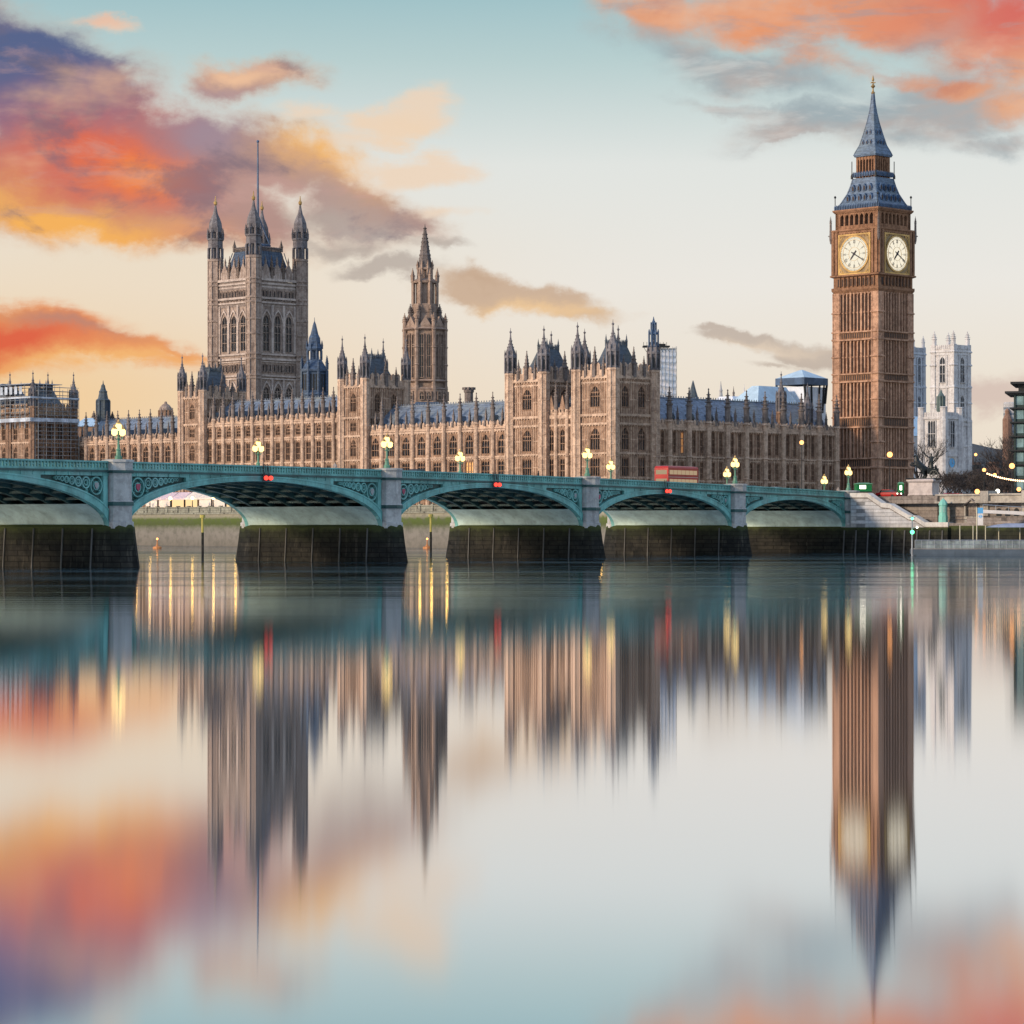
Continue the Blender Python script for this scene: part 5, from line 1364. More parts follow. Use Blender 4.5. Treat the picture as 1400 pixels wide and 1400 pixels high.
        if i:
            for j in range(5):
                y = 1.5 + j * 4.2
                for sg in (-1, 1):
                    tb = MB(); tb.tube((x + sg * 2.83, y, -1), (x + sg * 2.30, y + .1, SPR - .2), .10, 5); tb.build('fender_pile', 'timber_grey', bo)
    return R
bridge()

# navigation lights under the crowns
def nav_lights():
    proto = None; names = ['nearest span, at the left of the photo', 'second span from the left', 'third span, below the red bus']
    lab = {1: 'pair of red navigation lights over the wide arch below the square tower', 2: 'pair of red navigation lights over the arch below the twin-towered pavilion', 3: 'pair of red navigation lights over the arch below the parked red bus'}
    for i, px in ((1, 359), (2, 673), (3, 907)):
        x = bx_at(px); z = ztop(x) - 1.85
        if proto is None:
            R = thing('navigation_light', lab[i], 'light', (0, 0, 0), BA, 'red navigation lights on the bridge')
            b = MB(); b.box(-.75, .75, -.5, -.42, .35, 1.15); b.tube((-.4, -.4, 1.1), (-.4, -.2, 2.4), .05, 5); b.tube((.4, -.4, 1.1), (.4, -.2, 2.4), .05, 5)
            for k in range(5): b.tube((-.6 + k * .3, -.45, 1.15), (-.45 + k * .3, -.4, 2.3), .03, 4)
            b.build('bracket', 'iron_dark', R)
            me = MB(); me.ball((0, 0, 0), .27, 10, 7); me = me.mesh('lamp', 'red_glow')
            for sx in (-.46, .46): link('lamp', me, R, (sx, -.72, .72))
            o = proto = R
        else: o = copy_tree(proto)
        o['label'] = lab[i]; o.location = (*brg(x, -.16), z - .35)
nav_lights()

def make_lamp():
    R = thing('street_lamp', '', 'street lamp', (0, 0, 0), BA, 'triple-lantern lamps on the bridge parapets')
    b = MB(); b.lathe(0, 0, [(.42, 0), (.42, .35), (.30, .45), (.24, 1.0), (.30, 1.1), (.14, 1.25), (.11, 2.3), (.17, 2.4), (.09, 2.5), (.08, 3.2)], 8)
    for sx in (-1, 1):
        pts = [(0, 0, 2.35), (sx * .35, 0, 2.2), (sx * .62, 0, 2.35), (sx * .68, 0, 2.62)]
        for p, q in zip(pts[:-1], pts[1:]): b.tube(p, q, .055, 5)
    b.build('post', 'lamp_green', R)
    l = MB(); l.lathe(0, 0, [(.12, 0), (.34, .18), (.36, .55), (.28, .72), (.1, .8)], 8); l = l.mesh('lantern', 'lamp_glow')
    c = MB(); c.lathe(0, 0, [(.33, 0), (.30, .1), (.12, .28), (.05, .5)], 8); c = c.mesh('cap', 'gold')
    for x, z in ((-.68, 2.62), (.68, 2.62), (0, 3.2)):
        o = link('lantern', l, R, (x, 0, z)); link('cap', c, o, (0, 0, .74))
    return R
LAMPS = [(162, -.1, 'leftmost bridge lamp, on the pier below the low riverside range'), (353, 21, 'lamp on the far parapet in front of the base of the square tower'), (529, -.1, 'lamp on the bridge pier below the middle turreted tower'),
         (629, 21, 'lamp on the far parapet below the lone chimney turret'), (803, -.1, 'lamp on the bridge pier below the nearest pavilion tower'), (835, 21, 'low lamp on the far parapet just right of the pavilion pier lamp'),
         (1005, -.1, 'taller lamp of the close pair right of the red bus'), (994, 21, 'lower lamp of the close pair right of the red bus'), (1127, 21, 'low lamp on the far parapet left of the clock tower'), (1160, -.1, 'lamp on the last bridge pier, left of the green kiosk')]
lamp0 = make_lamp()
for i, (px, y, lb) in enumerate(LAMPS):
    o = lamp0 if i == 0 else copy_tree(lamp0)
    k = (px - 700) / F; B0 = BO + BS * y; x = (k * B0.y - B0.x) / (BW.x - k * BW.y)
    o.location = (*brg(x, y), ztop(x) + .17 + (0 if y < 5 else -.2)); o['label'] = 'lit triple-lantern ' + lb

# ------------------------------------------------------------------ vehicles and people on the bridge
def deck_z(x): return ztop(x) - .99
def place_on_deck(o, px, y):
    k = (px - 700) / F; B0 = BO + BS * y; x = (k * B0.y - B0.x) / (BW.x - k * BW.y)
    o.location = (*brg(x, y), deck_z(x)); return o
def bus(px, y, label):
    R = thing('double_decker_bus', label, 'bus', (0, 0, 0), BA); L, Wd = 10.4, 2.5
    b = MB(); b.rect([(-L / 2, L / 2, -Wd / 2, Wd / 2, .35), (-L / 2, L / 2, -Wd / 2, Wd / 2, 4.0), (-L / 2 + .12, L / 2 - .12, -Wd / 2 + .12, Wd / 2 - .12, 4.25), (-L / 2 + .5, L / 2 - .5, -Wd / 2 + .4, Wd / 2 - .4, 4.33)])
    b.build('body', 'red', R)
    for z0, z1 in ((1.45, 2.2), (2.95, 3.65)):
        n = 7
        for i in range(n):
            w = MB(); x = -L / 2 + .4 + i * (L - .8) / n; w.box(x + .06, x + (L - .8) / n - .06, -Wd / 2 - .02, Wd / 2 + .02, z0, z1)
            w.build('window', 'bus_glass', R)
    e = MB(); e.box(-L / 2 - .02, L / 2 + .02, -1.0, 1.0, 2.95, 3.65); e.box(-L / 2 - .02, L / 2 + .02, -1.0, 1.0, 1.3, 2.25); e.build('windscreen', 'bus_glass', R)
    s = MB(); s.box(-L / 2 + .1, L / 2 - .1, -Wd / 2 - .015, Wd / 2 + .015, 2.5, 2.56); s.build('trim', 'canvas', R)
    wm = MB(); wm.tube((0, -.14, 0), (0, .14, 0), .5, 14); wm.tube((0, -.15, 0), (0, .15, 0), .22, 8); wm = wm.mesh('wheel', 'black')
    for x in (-3.4, 3.2):
        for yy in (-1.15, 1.15): link('wheel', wm, R, (x, yy, .5))
    for x, m in ((-L / 2 - .02, 'red_glow'), (L / 2 + .02, 'white_glow')):
        for yy in (-.95, .95): q = MB(); q.ball((0, 0, 0), .12, 8, 5); q.build('tail_lamp' if m == 'red_glow' else 'headlamp', m, R, (x, yy, .95))
    return place_on_deck(R, px, y)
bus(925, 14.5, 'red double-decker bus standing on the bridge right of the pavilion')
def car(px, y, label, mat):
    R = thing('car', label, 'car', (0, 0, 0), BA)
    b = MB(); b.rect([(-2.1, 2.1, -.85, .85, .3), (-2.15, 2.15, -.9, .9, .6), (-2.05, 2.05, -.86, .86, .92), (-1.5, 1.1, -.78, .78, .95), (-1.1, .6, -.66, .66, 1.46)]); b.build('body', mat, R)
    g = MB(); g.rect([(-1.45, 1.05, -.785, .785, 1.0), (-1.17, .68, -.69, .69, 1.38)]); g.build('window', 'glass', R)
    wm = MB(); wm.tube((0, -.1, 0), (0, .1, 0), .32, 12); wm = wm.mesh('wheel', 'black')
    for x in (-1.3, 1.3):
        for yy in (-.82, .82): link('wheel', wm, R, (x, yy, .32))
    for x, m, nme in ((-2.13, 'red_glow', 'tail_lamp'), (2.13, 'white_glow', 'headlamp')):
        for yy in (-.62, .62): q = MB(); q.ball((0, 0, 0), .13, 8, 5); q.build(nme, m, R, (x, yy, .75))
    return R
def taxi(px, y, label, mat):
    return place_on_deck(car(px, y, label, mat), px, y)
taxi(1027, 6, 'dark car with red tail lamps on the bridge right of the close pair of lamps', 'car')
taxi(1062, 6.5, 'red-lit pale car further along the bridge, between two pairs of lamps', 'steel')
taxi(571, 6, 'dark car on the bridge right of the middle pier lamp', 'car')

def skin_figure(name, joints, edges, mat, parent=None, loc=(0, 0, 0), rz=0, sub=1, scale=1):
    """Continuous body grown over a skeleton: joints = {name: ((x,y,z), radius)}."""
    names = list(joints); me = bpy.data.meshes.new(name)
    me.from_pydata([tuple(c * scale for c in joints[n][0]) for n in names], [(names.index(a), names.index(b)) for a, b in edges], [])
    me.materials.append(M[mat]); o = link(name, me, parent, loc, rz)
    o.modifiers.new('Skin', 'SKIN'); me.skin_vertices.new() if not me.skin_vertices else None
    for i, n in enumerate(names):
        sv = me.skin_vertices[0].data[i]; r = joints[n][1] * scale; r = r if isinstance(r, tuple) else (r, r); sv.radius = r; sv.use_root = (i == 0)
    m = o.modifiers.new('Subdivision', 'SUBSURF'); m.levels = sub; m.render_levels = sub
    return o
PJ = {'hip': ((0, 0, .95), .15), 'chest': ((0, 0, 1.32), .17), 'neck': ((0, 0, 1.5), .06), 'head': ((0, .01, 1.62), .10), 'top': ((0, 0, 1.73), .08),
      'ls': ((-.2, 0, 1.42), .07), 'le': ((-.25, .03, 1.15), .05), 'lw': ((-.24, -.08, .92), .04), 'lh': ((-.24, -.1, .82), .045), 'rs': ((.2, 0, 1.42), .07), 're': ((.26, .02, 1.15), .05), 'rw': ((.25, -.08, .92), .04), 'rh': ((.25, -.1, .82), .045),
      'lk': ((-.1, -.03, .5), .08), 'la': ((-.1, .02, .09), .05), 'lt': ((-.11, -.16, .05), .045), 'rk': ((.1, .05, .5), .08), 'ra': ((.11, .1, .09), .05), 'rt': ((.11, -.08, .05), .045)}
PE = [('hip', 'chest'), ('chest', 'neck'), ('neck', 'head'), ('head', 'top'), ('chest', 'ls'), ('ls', 'le'), ('le', 'lw'), ('lw', 'lh'), ('chest', 'rs'), ('rs', 're'), ('re', 'rw'), ('rw', 'rh'), ('hip', 'lk'), ('lk', 'la'), ('la', 'lt'), ('hip', 'rk'), ('rk', 'ra'), ('ra', 'rt')]
for px, mt, lb in ((1146, 'coat_pale', 'person in a pale coat standing behind the parapet left of the last pier lamp'), (1138, 'coat_dark', 'person in a dark coat on the bridge pavement near the low far lamp'), (1090, 'coat_dark', 'person in dark clothes on the pavement between the lamps left of the clock tower'), (736, 'coat_dark', 'person in a dark coat on the bridge pavement left of the pavilion pier lamp'), (458, 'coat_pale', 'person in a pale coat walking the bridge left of the middle pier lamp')):
    o = tag(skin_figure('person', PJ, PE, mt), lb, 'person'); place_on_deck(o, px, 1.6); o.rotation_euler = (0, 0, BA + random.uniform(-1, 1))

# ------------------------------------------------------------------ terrace seen through the arches
def terrace():
    Y = 640
    R = thing('marquee', 'long white and pink terrace marquee glowing behind the river wall', 'marquee', pal(-6.5, v_at(345, -7)) + (BASEZ,), PR)
    L = v_at(196, -7) - v_at(345, -7); n = 8; w = L / n
    for i in range(n):
        c = MB(); y0 = i * w; c.rect([(-.2, 5, y0, y0 + w - .05, 2.6), (-.2, 5, y0, y0 + w - .05, 2.9), (2.2, 2.6, y0 + .2, y0 + w - .25, 4.4)]); c.build('canopy', 'pink_canvas' if i >= 5 else 'canvas', R)
        p = MB(); p.box(.0, .08, y0 + .25, y0 + w - .3, 0, 2.59); p.build('side_panel', 'tent_glow' if i in (1, 4, 5) else 'canvas', R)
        q = MB(); q.box(-.2, -.05, y0, y0 + .14, 0, 2.6); q.build('post', 'iron_dark', R)
    pr = None; i = 0
    for px in (186, 205, 233, 263, 292, 322, 345, 574, 590, 611, 822):
        o = pr if pr is None else copy_tree(pr)
        if pr is None:
            pr = o = thing('terrace_lamp', '', 'lamp', (0, 0, 0), PR, 'globe lamps along the terrace wall')
            b = MB(); b.lathe(0, 0, [(.2, 0), (.12, .3), (.08, 1.6), (.14, 1.7)], 6); b.build('post', 'iron_dark', o)
            b = MB(); b.ball((0, 0, 2.05), .36, 10, 7); b.build('globe', 'terrace_glow', o)
        o.location = (*pal(-10.9, v_at(px, -10.9)), 9.1)
        o['label'] = 'lit globe lamp on the terrace wall, ' + {186: 'leftmost, right by the first stone pier', 205: 'second from the first stone pier', 233: 'under the pink end of the marquee', 263: 'before the middle of the marquee', 292: 'seen right of the yellow mooring post', 322: 'by the right end of the marquee', 345: 'last before the second arch pier', 574: 'left of the pole seen through the second arch', 590: 'behind the pole seen through the second arch', 611: 'right of the pole seen through the second arch', 822: 'glimpsed through the third arch'}[px]
terrace()
def mooring_post(px, ytop, Y, label):
    R = thing('mooring_post', label, 'post', ((px - 700) / F * Y, Y, 0)); zt = HZ(ytop, Y)
    b = MB(); b.tube((0, 0, -2), (0, 0, 3.6), .2, 8); b.build('wet_foot', 'tidal', R); b = MB(); b.lathe(0, 0, [(.2, 3.604), (.2, zt - .5), (.42, zt - .45), (.42, zt)], 8); b.build('post', 'yellow', R)
mooring_post(277, 704, 420, 'tall yellow mooring post standing in the water, seen through the wide left arch')
mooring_post(589, 703, 470, 'yellow mooring post in the water, seen through the narrow second arch opening')
def buoy(px, Y, lb):
    R = thing('buoy', lb, 'buoy', ((px - 700) / F * Y, Y, 0)); b = MB(); b.lathe(0, 0, [(.3, -.3), (.9, -.2), (.9, .35), (.3, .6), (.12, 1.0), (.10, 1.9)], 10); b.build('float', 'orange_paint', R); b = MB(); b.ball((0, 0, 2.0), .22, 8, 5); b.build('lamp', 'orange_glow', R)
buoy(215, 560, 'small orange buoy afloat behind the first bridge pier')
buoy(584, 560, 'small orange buoy afloat left of the pole in the second arch')

# ------------------------------------------------------------------ stairs, embankment and pontoon on the right
EO = Vector((57.6, 466.6)); ED = Vector((.60, -.80)).normalized(); EN = Vector((-.80, -.60))      # along the bank, out over the water
EA = atan2(ED.y, ED.x)
def emb(t, o): return tuple(EO + ED * t + EN * o)
def t_at(px, o=0.0):
    q = EO + EN * o; k = (px - 700) / F; return (k * q.y - q.x) / (ED.x - k * ED.y)
def quay():
    # local frame: x along the bank, -y out over the water
    R = thing('stair_wall', 'pale ashlar stair wall with stepped coping going down right from the bridge end', 'wall', (*EO, 0), EA)
    tx = lambda px: t_at(px, 1.5)
    def hz(px, py): t = tx(px); return HZ(py, (EO + ED * t + EN * 1.5).y)
    prof = [(1163, 674), (1187, 674), (1206, 687.5), (1217, 688.5), (1243, 704), (1251, 705), (1265, 714), (1297, 714)]
    top = [(tx(a), hz(a, b)) for a, b in prof]
    zb = HZ(721, 460)
    b = MB(); b.strip([(x, zb) for x, z in top], [(x, z - .75) for x, z in top], -1.5, -.6); b.build('wall_face', 'ashlar', R)
    c = MB(); c.strip([(x, z - .747) for x, z in top], [(x, z) for x, z in top], -1.68, -.45); c.build('coping', 'stair_coping', R)
    d = MB(); d.strip([(x, z - .92) for x, z in top], [(x, z - .75) for x, z in top], -1.6, -1.503); d.build('shadow_moulding', 'wall_stone', R)
    s = MB(); nst = 16; xa, za, xb, zbq = tx(1187), hz(1187, 674) - .9, tx(1265), hz(1265, 714) - .5
    for i in range(nst): x0 = xa + (xb - xa) * i / nst; s.box(x0, x0 + (xb - xa) / nst, -.58, 1.6, zb - 1, za + (zbq - za) * (i + .5) / nst)
    s.box(xb, tx(1297), -.58, 1.6, zb - 1, zbq); s.build('steps', 'wall_stone', R)
    rw = MB(); rw.box(.5, t_at(1284, -2), 1.62, 2.7, zb - 1, hz(1240, 678)); rw.build('rear_wall', 'wall_stone', R)
    q = thing('quay_wall', 'dark weed-covered quay wall under the stairs at the water', 'wall', (*EO, 0), EA)
    m = MB(); L = tx(1300); m.rect([(-1.5, L, -2.6, 2.0, -2), (-1.5, L, -2.2, 2.0, zb - .003)]); m.build('wall_face', 'tidal', q)
    m = MB()
    for i in range(9): x = 1 + i * (L - 2) / 8; m = MB(); m.tube((x, -2.75, -1), (x, -2.4, zb - .5), .13, 5); m.build('fender_pile', 'timber_grey', q)
    # long embankment wall behind, running out of the picture
    E = thing('embankment_wall', 'long granite embankment wall with a moulded parapet running off to the right', 'wall', (*EO, 0), EA)
    xa = t_at(1280, -2); zt = HZ(676, 455); w = MB(); w.box(xa, 140, 1.9, 3.4, -2, zt - 1.25); w.build('wall_face', 'wall_stone', E)
    p = MB(); p.box(xa, 140, 2.1, 3.2, zt - 1.247, zt - .25); p.box(xa, 140, 1.75, 3.5, zt - .247, zt); p.box(xa, 140, 1.6, 1.897, zt - 1.5, zt - 1.2)
    for px in (1348, 1405, 1500): x = t_at(px, -2); p.box(x - .9, x + .9, 1.5, 3.7, zt - 3.6, zt + .45)
    p.build('parapet', 'embank_coping', E)
    lw = MB(); z = HZ(708, 450); lw.box(tx(1296), 140, -1.4, 1.6, -2, z - .9); lw.box(tx(1322), 140, -1.5, -.6, z - .897, z); lw.build('lower_terrace', 'wall_stone', E)
    dk = MB(); dk.box(tx(1296), 140, -1.46, -1.403, -2, z - 1.3); dk.build('weed_stain', 'tidal', E)
    rl = MB(); x0, x1 = tx(1300), 60; z = HZ(708, 450)
    for i in range(int((x1 - x0) / 1.2)): x = x0 + i * 1.2; rl.tube((x, -1.35, z - .9), (x, -1.35, z + .25), .035, 4)
    for dz in (-.3, .25): rl.tube((x0, -1.35, z + dz), (x1, -1.35, z + dz), .04, 4)
    rl.build('railing', 'iron_dark', E)
    g = MB()
    for i in range(4): x = t_at(1366 + i * 12, -1.9); g.prism([(x + .55 * cos(pi * j / 8), zt - 2.9 + .55 * sin(pi * j / 8)) for j in range(9)] + [(x - .55, zt - 3.6), (x + .55, zt - 3.6)], 1.84, 1.897)
    g.build('drain_opening', 'iron_dark', E)
quay()
def plinth_and_statue():
    Y = 462; k = Y / F; H = lambda py: HZ(py, Y); cx = (1263 - 700) * k
    R = thing('stone_plinth', 'tall pale stone plinth with a pinkish right side under the dark chariot statue', 'plinth', (cx, Y, 0), radians(-27))
    a, d = 2.15, 1.9; b = MB(); b.rect([(-a, a, -d, d, BASEZ - 4), (-a, a, -d, d, H(676)), (-a * .96, a * .96, -d * .96, d * .96, H(675)), (-a * .96, a * .96, -d * .96, d * .96, H(660))]); b.build('shaft', 'plinth_stone', R)
    c = MB(); c.rect([(-a * 1.0, a * 1.0, -d * 1.0, d * 1.0, H(660) + .003), (-a * 1.1, a * 1.1, -d * 1.12, d * 1.12, H(658)), (-a * 1.1, a * 1.1, -d * 1.12, d * 1.12, H(656)), (-a, a, -d, d, H(655))]); c.build('cornice', 'plinth_stone', R)
    m = MB(); m.box(-a - .06, a + .06, -d - .06, d + .06, H(679), H(677)); m.build('moulding', 'wall_stone', R)
    T = thing('chariot_statue', 'dark bronze statue of a standing charioteer with raised arms and two rearing horses', 'statue', (cx, Y, H(655)), radians(-10))
    T.scale = (1.12, 1.12, 1.12)
    hj = {'hip': ((.75, 0, 1.45), .42), 'belly': ((0, 0, 1.6), .46), 'chest': ((-.75, 0, 1.85), .42), 'neck': ((-1.1, 0, 2.45), .24), 'poll': ((-1.32, 0, 2.95), .17), 'nose': ((-1.75, 0, 2.62), .11),
          'fl1': ((-1.0, .18, 1.55), .17), 'fk1': ((-1.55, .18, 1.75), .11), 'ff1': ((-1.65, .18, 1.2), .09), 'fl2': ((-.95, -.18, 1.5), .17), 'fk2': ((-1.35, -.18, 1.25), .11), 'ff2': ((-1.75, -.18, 1.35), .09),
          'hl1': ((.75, .22, .95), .22), 'hh1': ((1.1, .22, .6), .11), 'hf1': ((.95, .22, .08), .1), 'hl2': ((.55, -.22, .9), .22), 'hh2': ((.85, -.22, .55), .11), 'hf2': ((.7, -.22, .08), .1), 't1': ((1.2, 0, 1.6), .1), 't2': ((1.45, 0, 1.1), .12)}
    he = [('hip', 'belly'), ('belly', 'chest'), ('chest', 'neck'), ('neck', 'poll'), ('poll', 'nose'), ('chest', 'fl1'), ('fl1', 'fk1'), ('fk1', 'ff1'), ('chest', 'fl2'), ('fl2', 'fk2'), ('fk2', 'ff2'), ('hip', 'hl1'), ('hl1', 'hh1'), ('hh1', 'hf1'), ('hip', 'hl2'), ('hl2', 'hh2'), ('hh2', 'hf2'), ('hip', 't1'), ('t1', 't2')]
    for y, dx in ((-.6, -.9), (.6, -.75)): skin_figure('horse', hj, he, 'bronze', T, (dx, y, .32), 0, 1, 1.0).rotation_euler = (0, radians(20), 0)
    c = MB(); c.box(.6, 2.4, -.75, .75, .75, .95); c.box(.5, .62, -.8, .8, .95, 1.8)
    for yy in (-.8, .72): c.box(.62, 2.2, yy, yy + .08, .95, 1.6)
    c.tube((-1.4, 0, 1.1), (.6, 0, .85), .08, 6)
    c.build('chariot', 'bronze', T)
    w = MB()
    for i in range(8): aa = 2 * pi * i / 8; w.tube((0, 0, 0), (.55 * cos(aa), 0, .55 * sin(aa)), .04, 4)
    w.ring(0, 0, .66, .13, -.08, .08, 18); w.ring(0, 0, .16, .15, -.12, .12, 8); w = w.mesh('wheel', 'bronze_light')
    for yy in (-.98, .98): link('wheel', w, T, (1.5, yy, .68))
    qj = {'hip': ((0, 0, 1.05), .26), 'hem': ((0, 0, .05), .36), 'waist': ((0, 0, 1.25), .19), 'chest': ((0, 0, 1.6), .22), 'neck': ((0, 0, 1.85), .07), 'head': ((0, 0, 2.02), .13), 'top': ((0, 0, 2.18), .1), 'ls': ((0, .26, 1.72), .08), 'le': ((-.1, .6, 1.95), .06), 'lw': ((-.15, .8, 2.35), .05), 'rs': ((0, -.26, 1.72), .08), 're': ((-.1, -.6, 1.95), .06), 'rw': ((-.15, -.85, 2.35), .05)}
    qe = [('hip', 'hem'), ('hip', 'waist'), ('waist', 'chest'), ('chest', 'neck'), ('neck', 'head'), ('head', 'top'), ('chest', 'ls'), ('ls', 'le'), ('le', 'lw'), ('chest', 'rs'), ('rs', 're'), ('re', 'rw')]
    f = skin_figure('figure', qj, qe, 'bronze', T, (1.1, 0, .95), radians(90), 1, 1.35)
    sp = MB(); sp.tube((-.2, -.85, .2), (-.1, -.9, 3.3), .035, 5); sp.build('spear', 'bronze', f)
    for yy in (-.45, .45): skin_figure('crouching_figure', {'hip': ((0, 0, .35), .24), 'chest': ((-.12, 0, .85), .2), 'neck': ((-.15, 0, 1.05), .07), 'head': ((-.18, 0, 1.2), .13), 'a1': ((-.2, .25, .9), .07), 'a2': ((-.5, .3, .75), .06), 'b1': ((-.2, -.25, .9), .07), 'b2': ((-.5, -.3, .75), .06), 'k': ((-.45, 0, .3), .17), 'f': ((-.2, 0, .05), .14)}, [('hip', 'chest'), ('chest', 'neck'), ('neck', 'head'), ('chest', 'a1'), ('a1', 'a2'), ('chest', 'b1'), ('b1', 'b2'), ('hip', 'k'), ('k', 'f')], 'bronze', T, (1.9, yy, .95))
    base = MB(); base.box(-2.6, 2.6, -1.5, 1.5, 0, .12); base.build('base', 'bronze', T)
plinth_and_statue()
def kiosk(px, py0, py1, wpx, Y, label, mat, cat='kiosk', name='kiosk', dep=2.0):
    k = Y / F; w = wpx * k; z0, z1 = HZ(py1, Y), HZ(py0, Y); R = thing(name, label, cat, ((px - 700) * k, Y, z0), BA - pi / 2 * 0 - radians(55))
    b = MB(); b.box(-w / 2, w / 2, -dep / 2, dep / 2, 0, (z1 - z0) * .82); b.build('body', mat, R)
    r = MB(); hh = z1 - z0; r.rect([(-w * .55, w * .55, -dep * .56, dep * .56, hh * .823), (-w * .55, w * .55, -dep * .56, dep * .56, hh * .9), (-w * .3, w * .3, -dep * .2, dep * .2, hh)]); r.build('roof', mat if mat != 'green' else 'kiosk_roof', R)
    d = MB(); d.box(-w * .30, w * .10, -dep / 2 - .03, -dep / 2 - .004, hh * .35, hh * .72); d.build('hatch', 'white_glow' if mat == 'green' else 'iron_dark', R)
    t = MB(); t.box(-w / 2 + .02, w / 2 - .02, -dep / 2 + .02, dep / 2 - .02, 9.46 - z0, -.003); t.build('base', 'wall_stone', R)
    t = MB(); t.box(-w / 2 - .03, w / 2 + .03, -dep / 2 - .05, dep / 2 + .05, 0.004, hh * .08); t.build('skirting', 'iron_dark', R)
    return R
kiosk(1180, 660, 673, 21, 476, 'long bright green kiosk at the bridge end above the stair wall', 'green', dep=2.2)
kiosk(1231.5, 659, 676, 7, 478, 'narrow bright green kiosk against the statue plinth', 'green', dep=1.0)
def booth():
    Y = 449; k = Y / F; R = thing('ticket_booth', 'pale green round-topped booth at the foot of the stairs', 'booth', ((1289.5 - 700) * k, Y, HZ(707, Y)), 0)
    r = 6 * k; hh = HZ(681, Y) - HZ(707, Y); b = MB(); b.lathe(0, 0, [(r * 1.1, -1.5), (r * 1.1, 0), (r * 1.08, .003), (r * 1.08, .25), (r * .96, .3), (r * .96, hh * .62)], 8); b.build('body', 'booth', R)
    b = MB(); b.lathe(0, 0, [(r * 1.12, hh * .623), (r * 1.12, hh * .66), (r * .95, hh * .76), (r * .6, hh * .88), (r * .2, hh * .95), (.04, hh)], 8); b.build('roof', 'booth', R)
    for i in range(8):
        a = 2 * pi * i / 8 ; q = MB(); q.box(-r * .2, r * .2, -.04, -.005, hh * .25, hh * .55); q.build('window', 'booth_glass', R, (r * .96 * cos(pi / 8) * cos(a), r * .96 * cos(pi / 8) * sin(a), 0), a + pi / 2)
booth()
def shelter():
    Y = 447; k = Y / F; R = thing('lit_shelter', 'small gabled shelter glowing warm yellow against the embankment wall', 'shelter', ((1331 - 700) * k, Y, HZ(706, Y)), radians(-40))
    w = 10 * k; hh = HZ(692, Y) - HZ(706, Y); b = MB(); b.box(-w, w, -.9, .9, -1.05, -.003); b.box(-w, -w + .2, -.9, .9, 0, hh); b.box(w - .2, w, -.9, .9, 0, hh); b.box(-w + .2, w - .2, .7, .9, 0, hh); b.build('wall', 'embank_coping', R)
    g = MB(); g.prism([(-w + .2, .02), (w - .2, .02), (w - .2, hh), (0, hh * 1.45), (-w + .2, hh)], .3, .68); g.build('lit_interior', 'tent_glow', R)
    r = MB(); r.prism([(-w * 1.15, hh), (0, hh * 1.6), (w * 1.15, hh), (w * 1.15, hh + .2), (0, hh * 1.6 + .25), (-w * 1.15, hh + .2)], -1.0, .95); r.build('roof', 'wall_stone', R)
    d = MB(); d.box(-.35, .35, -.1, .1, 0, hh * .7); d.build('counter', 'wall_stone', R)
shelter()
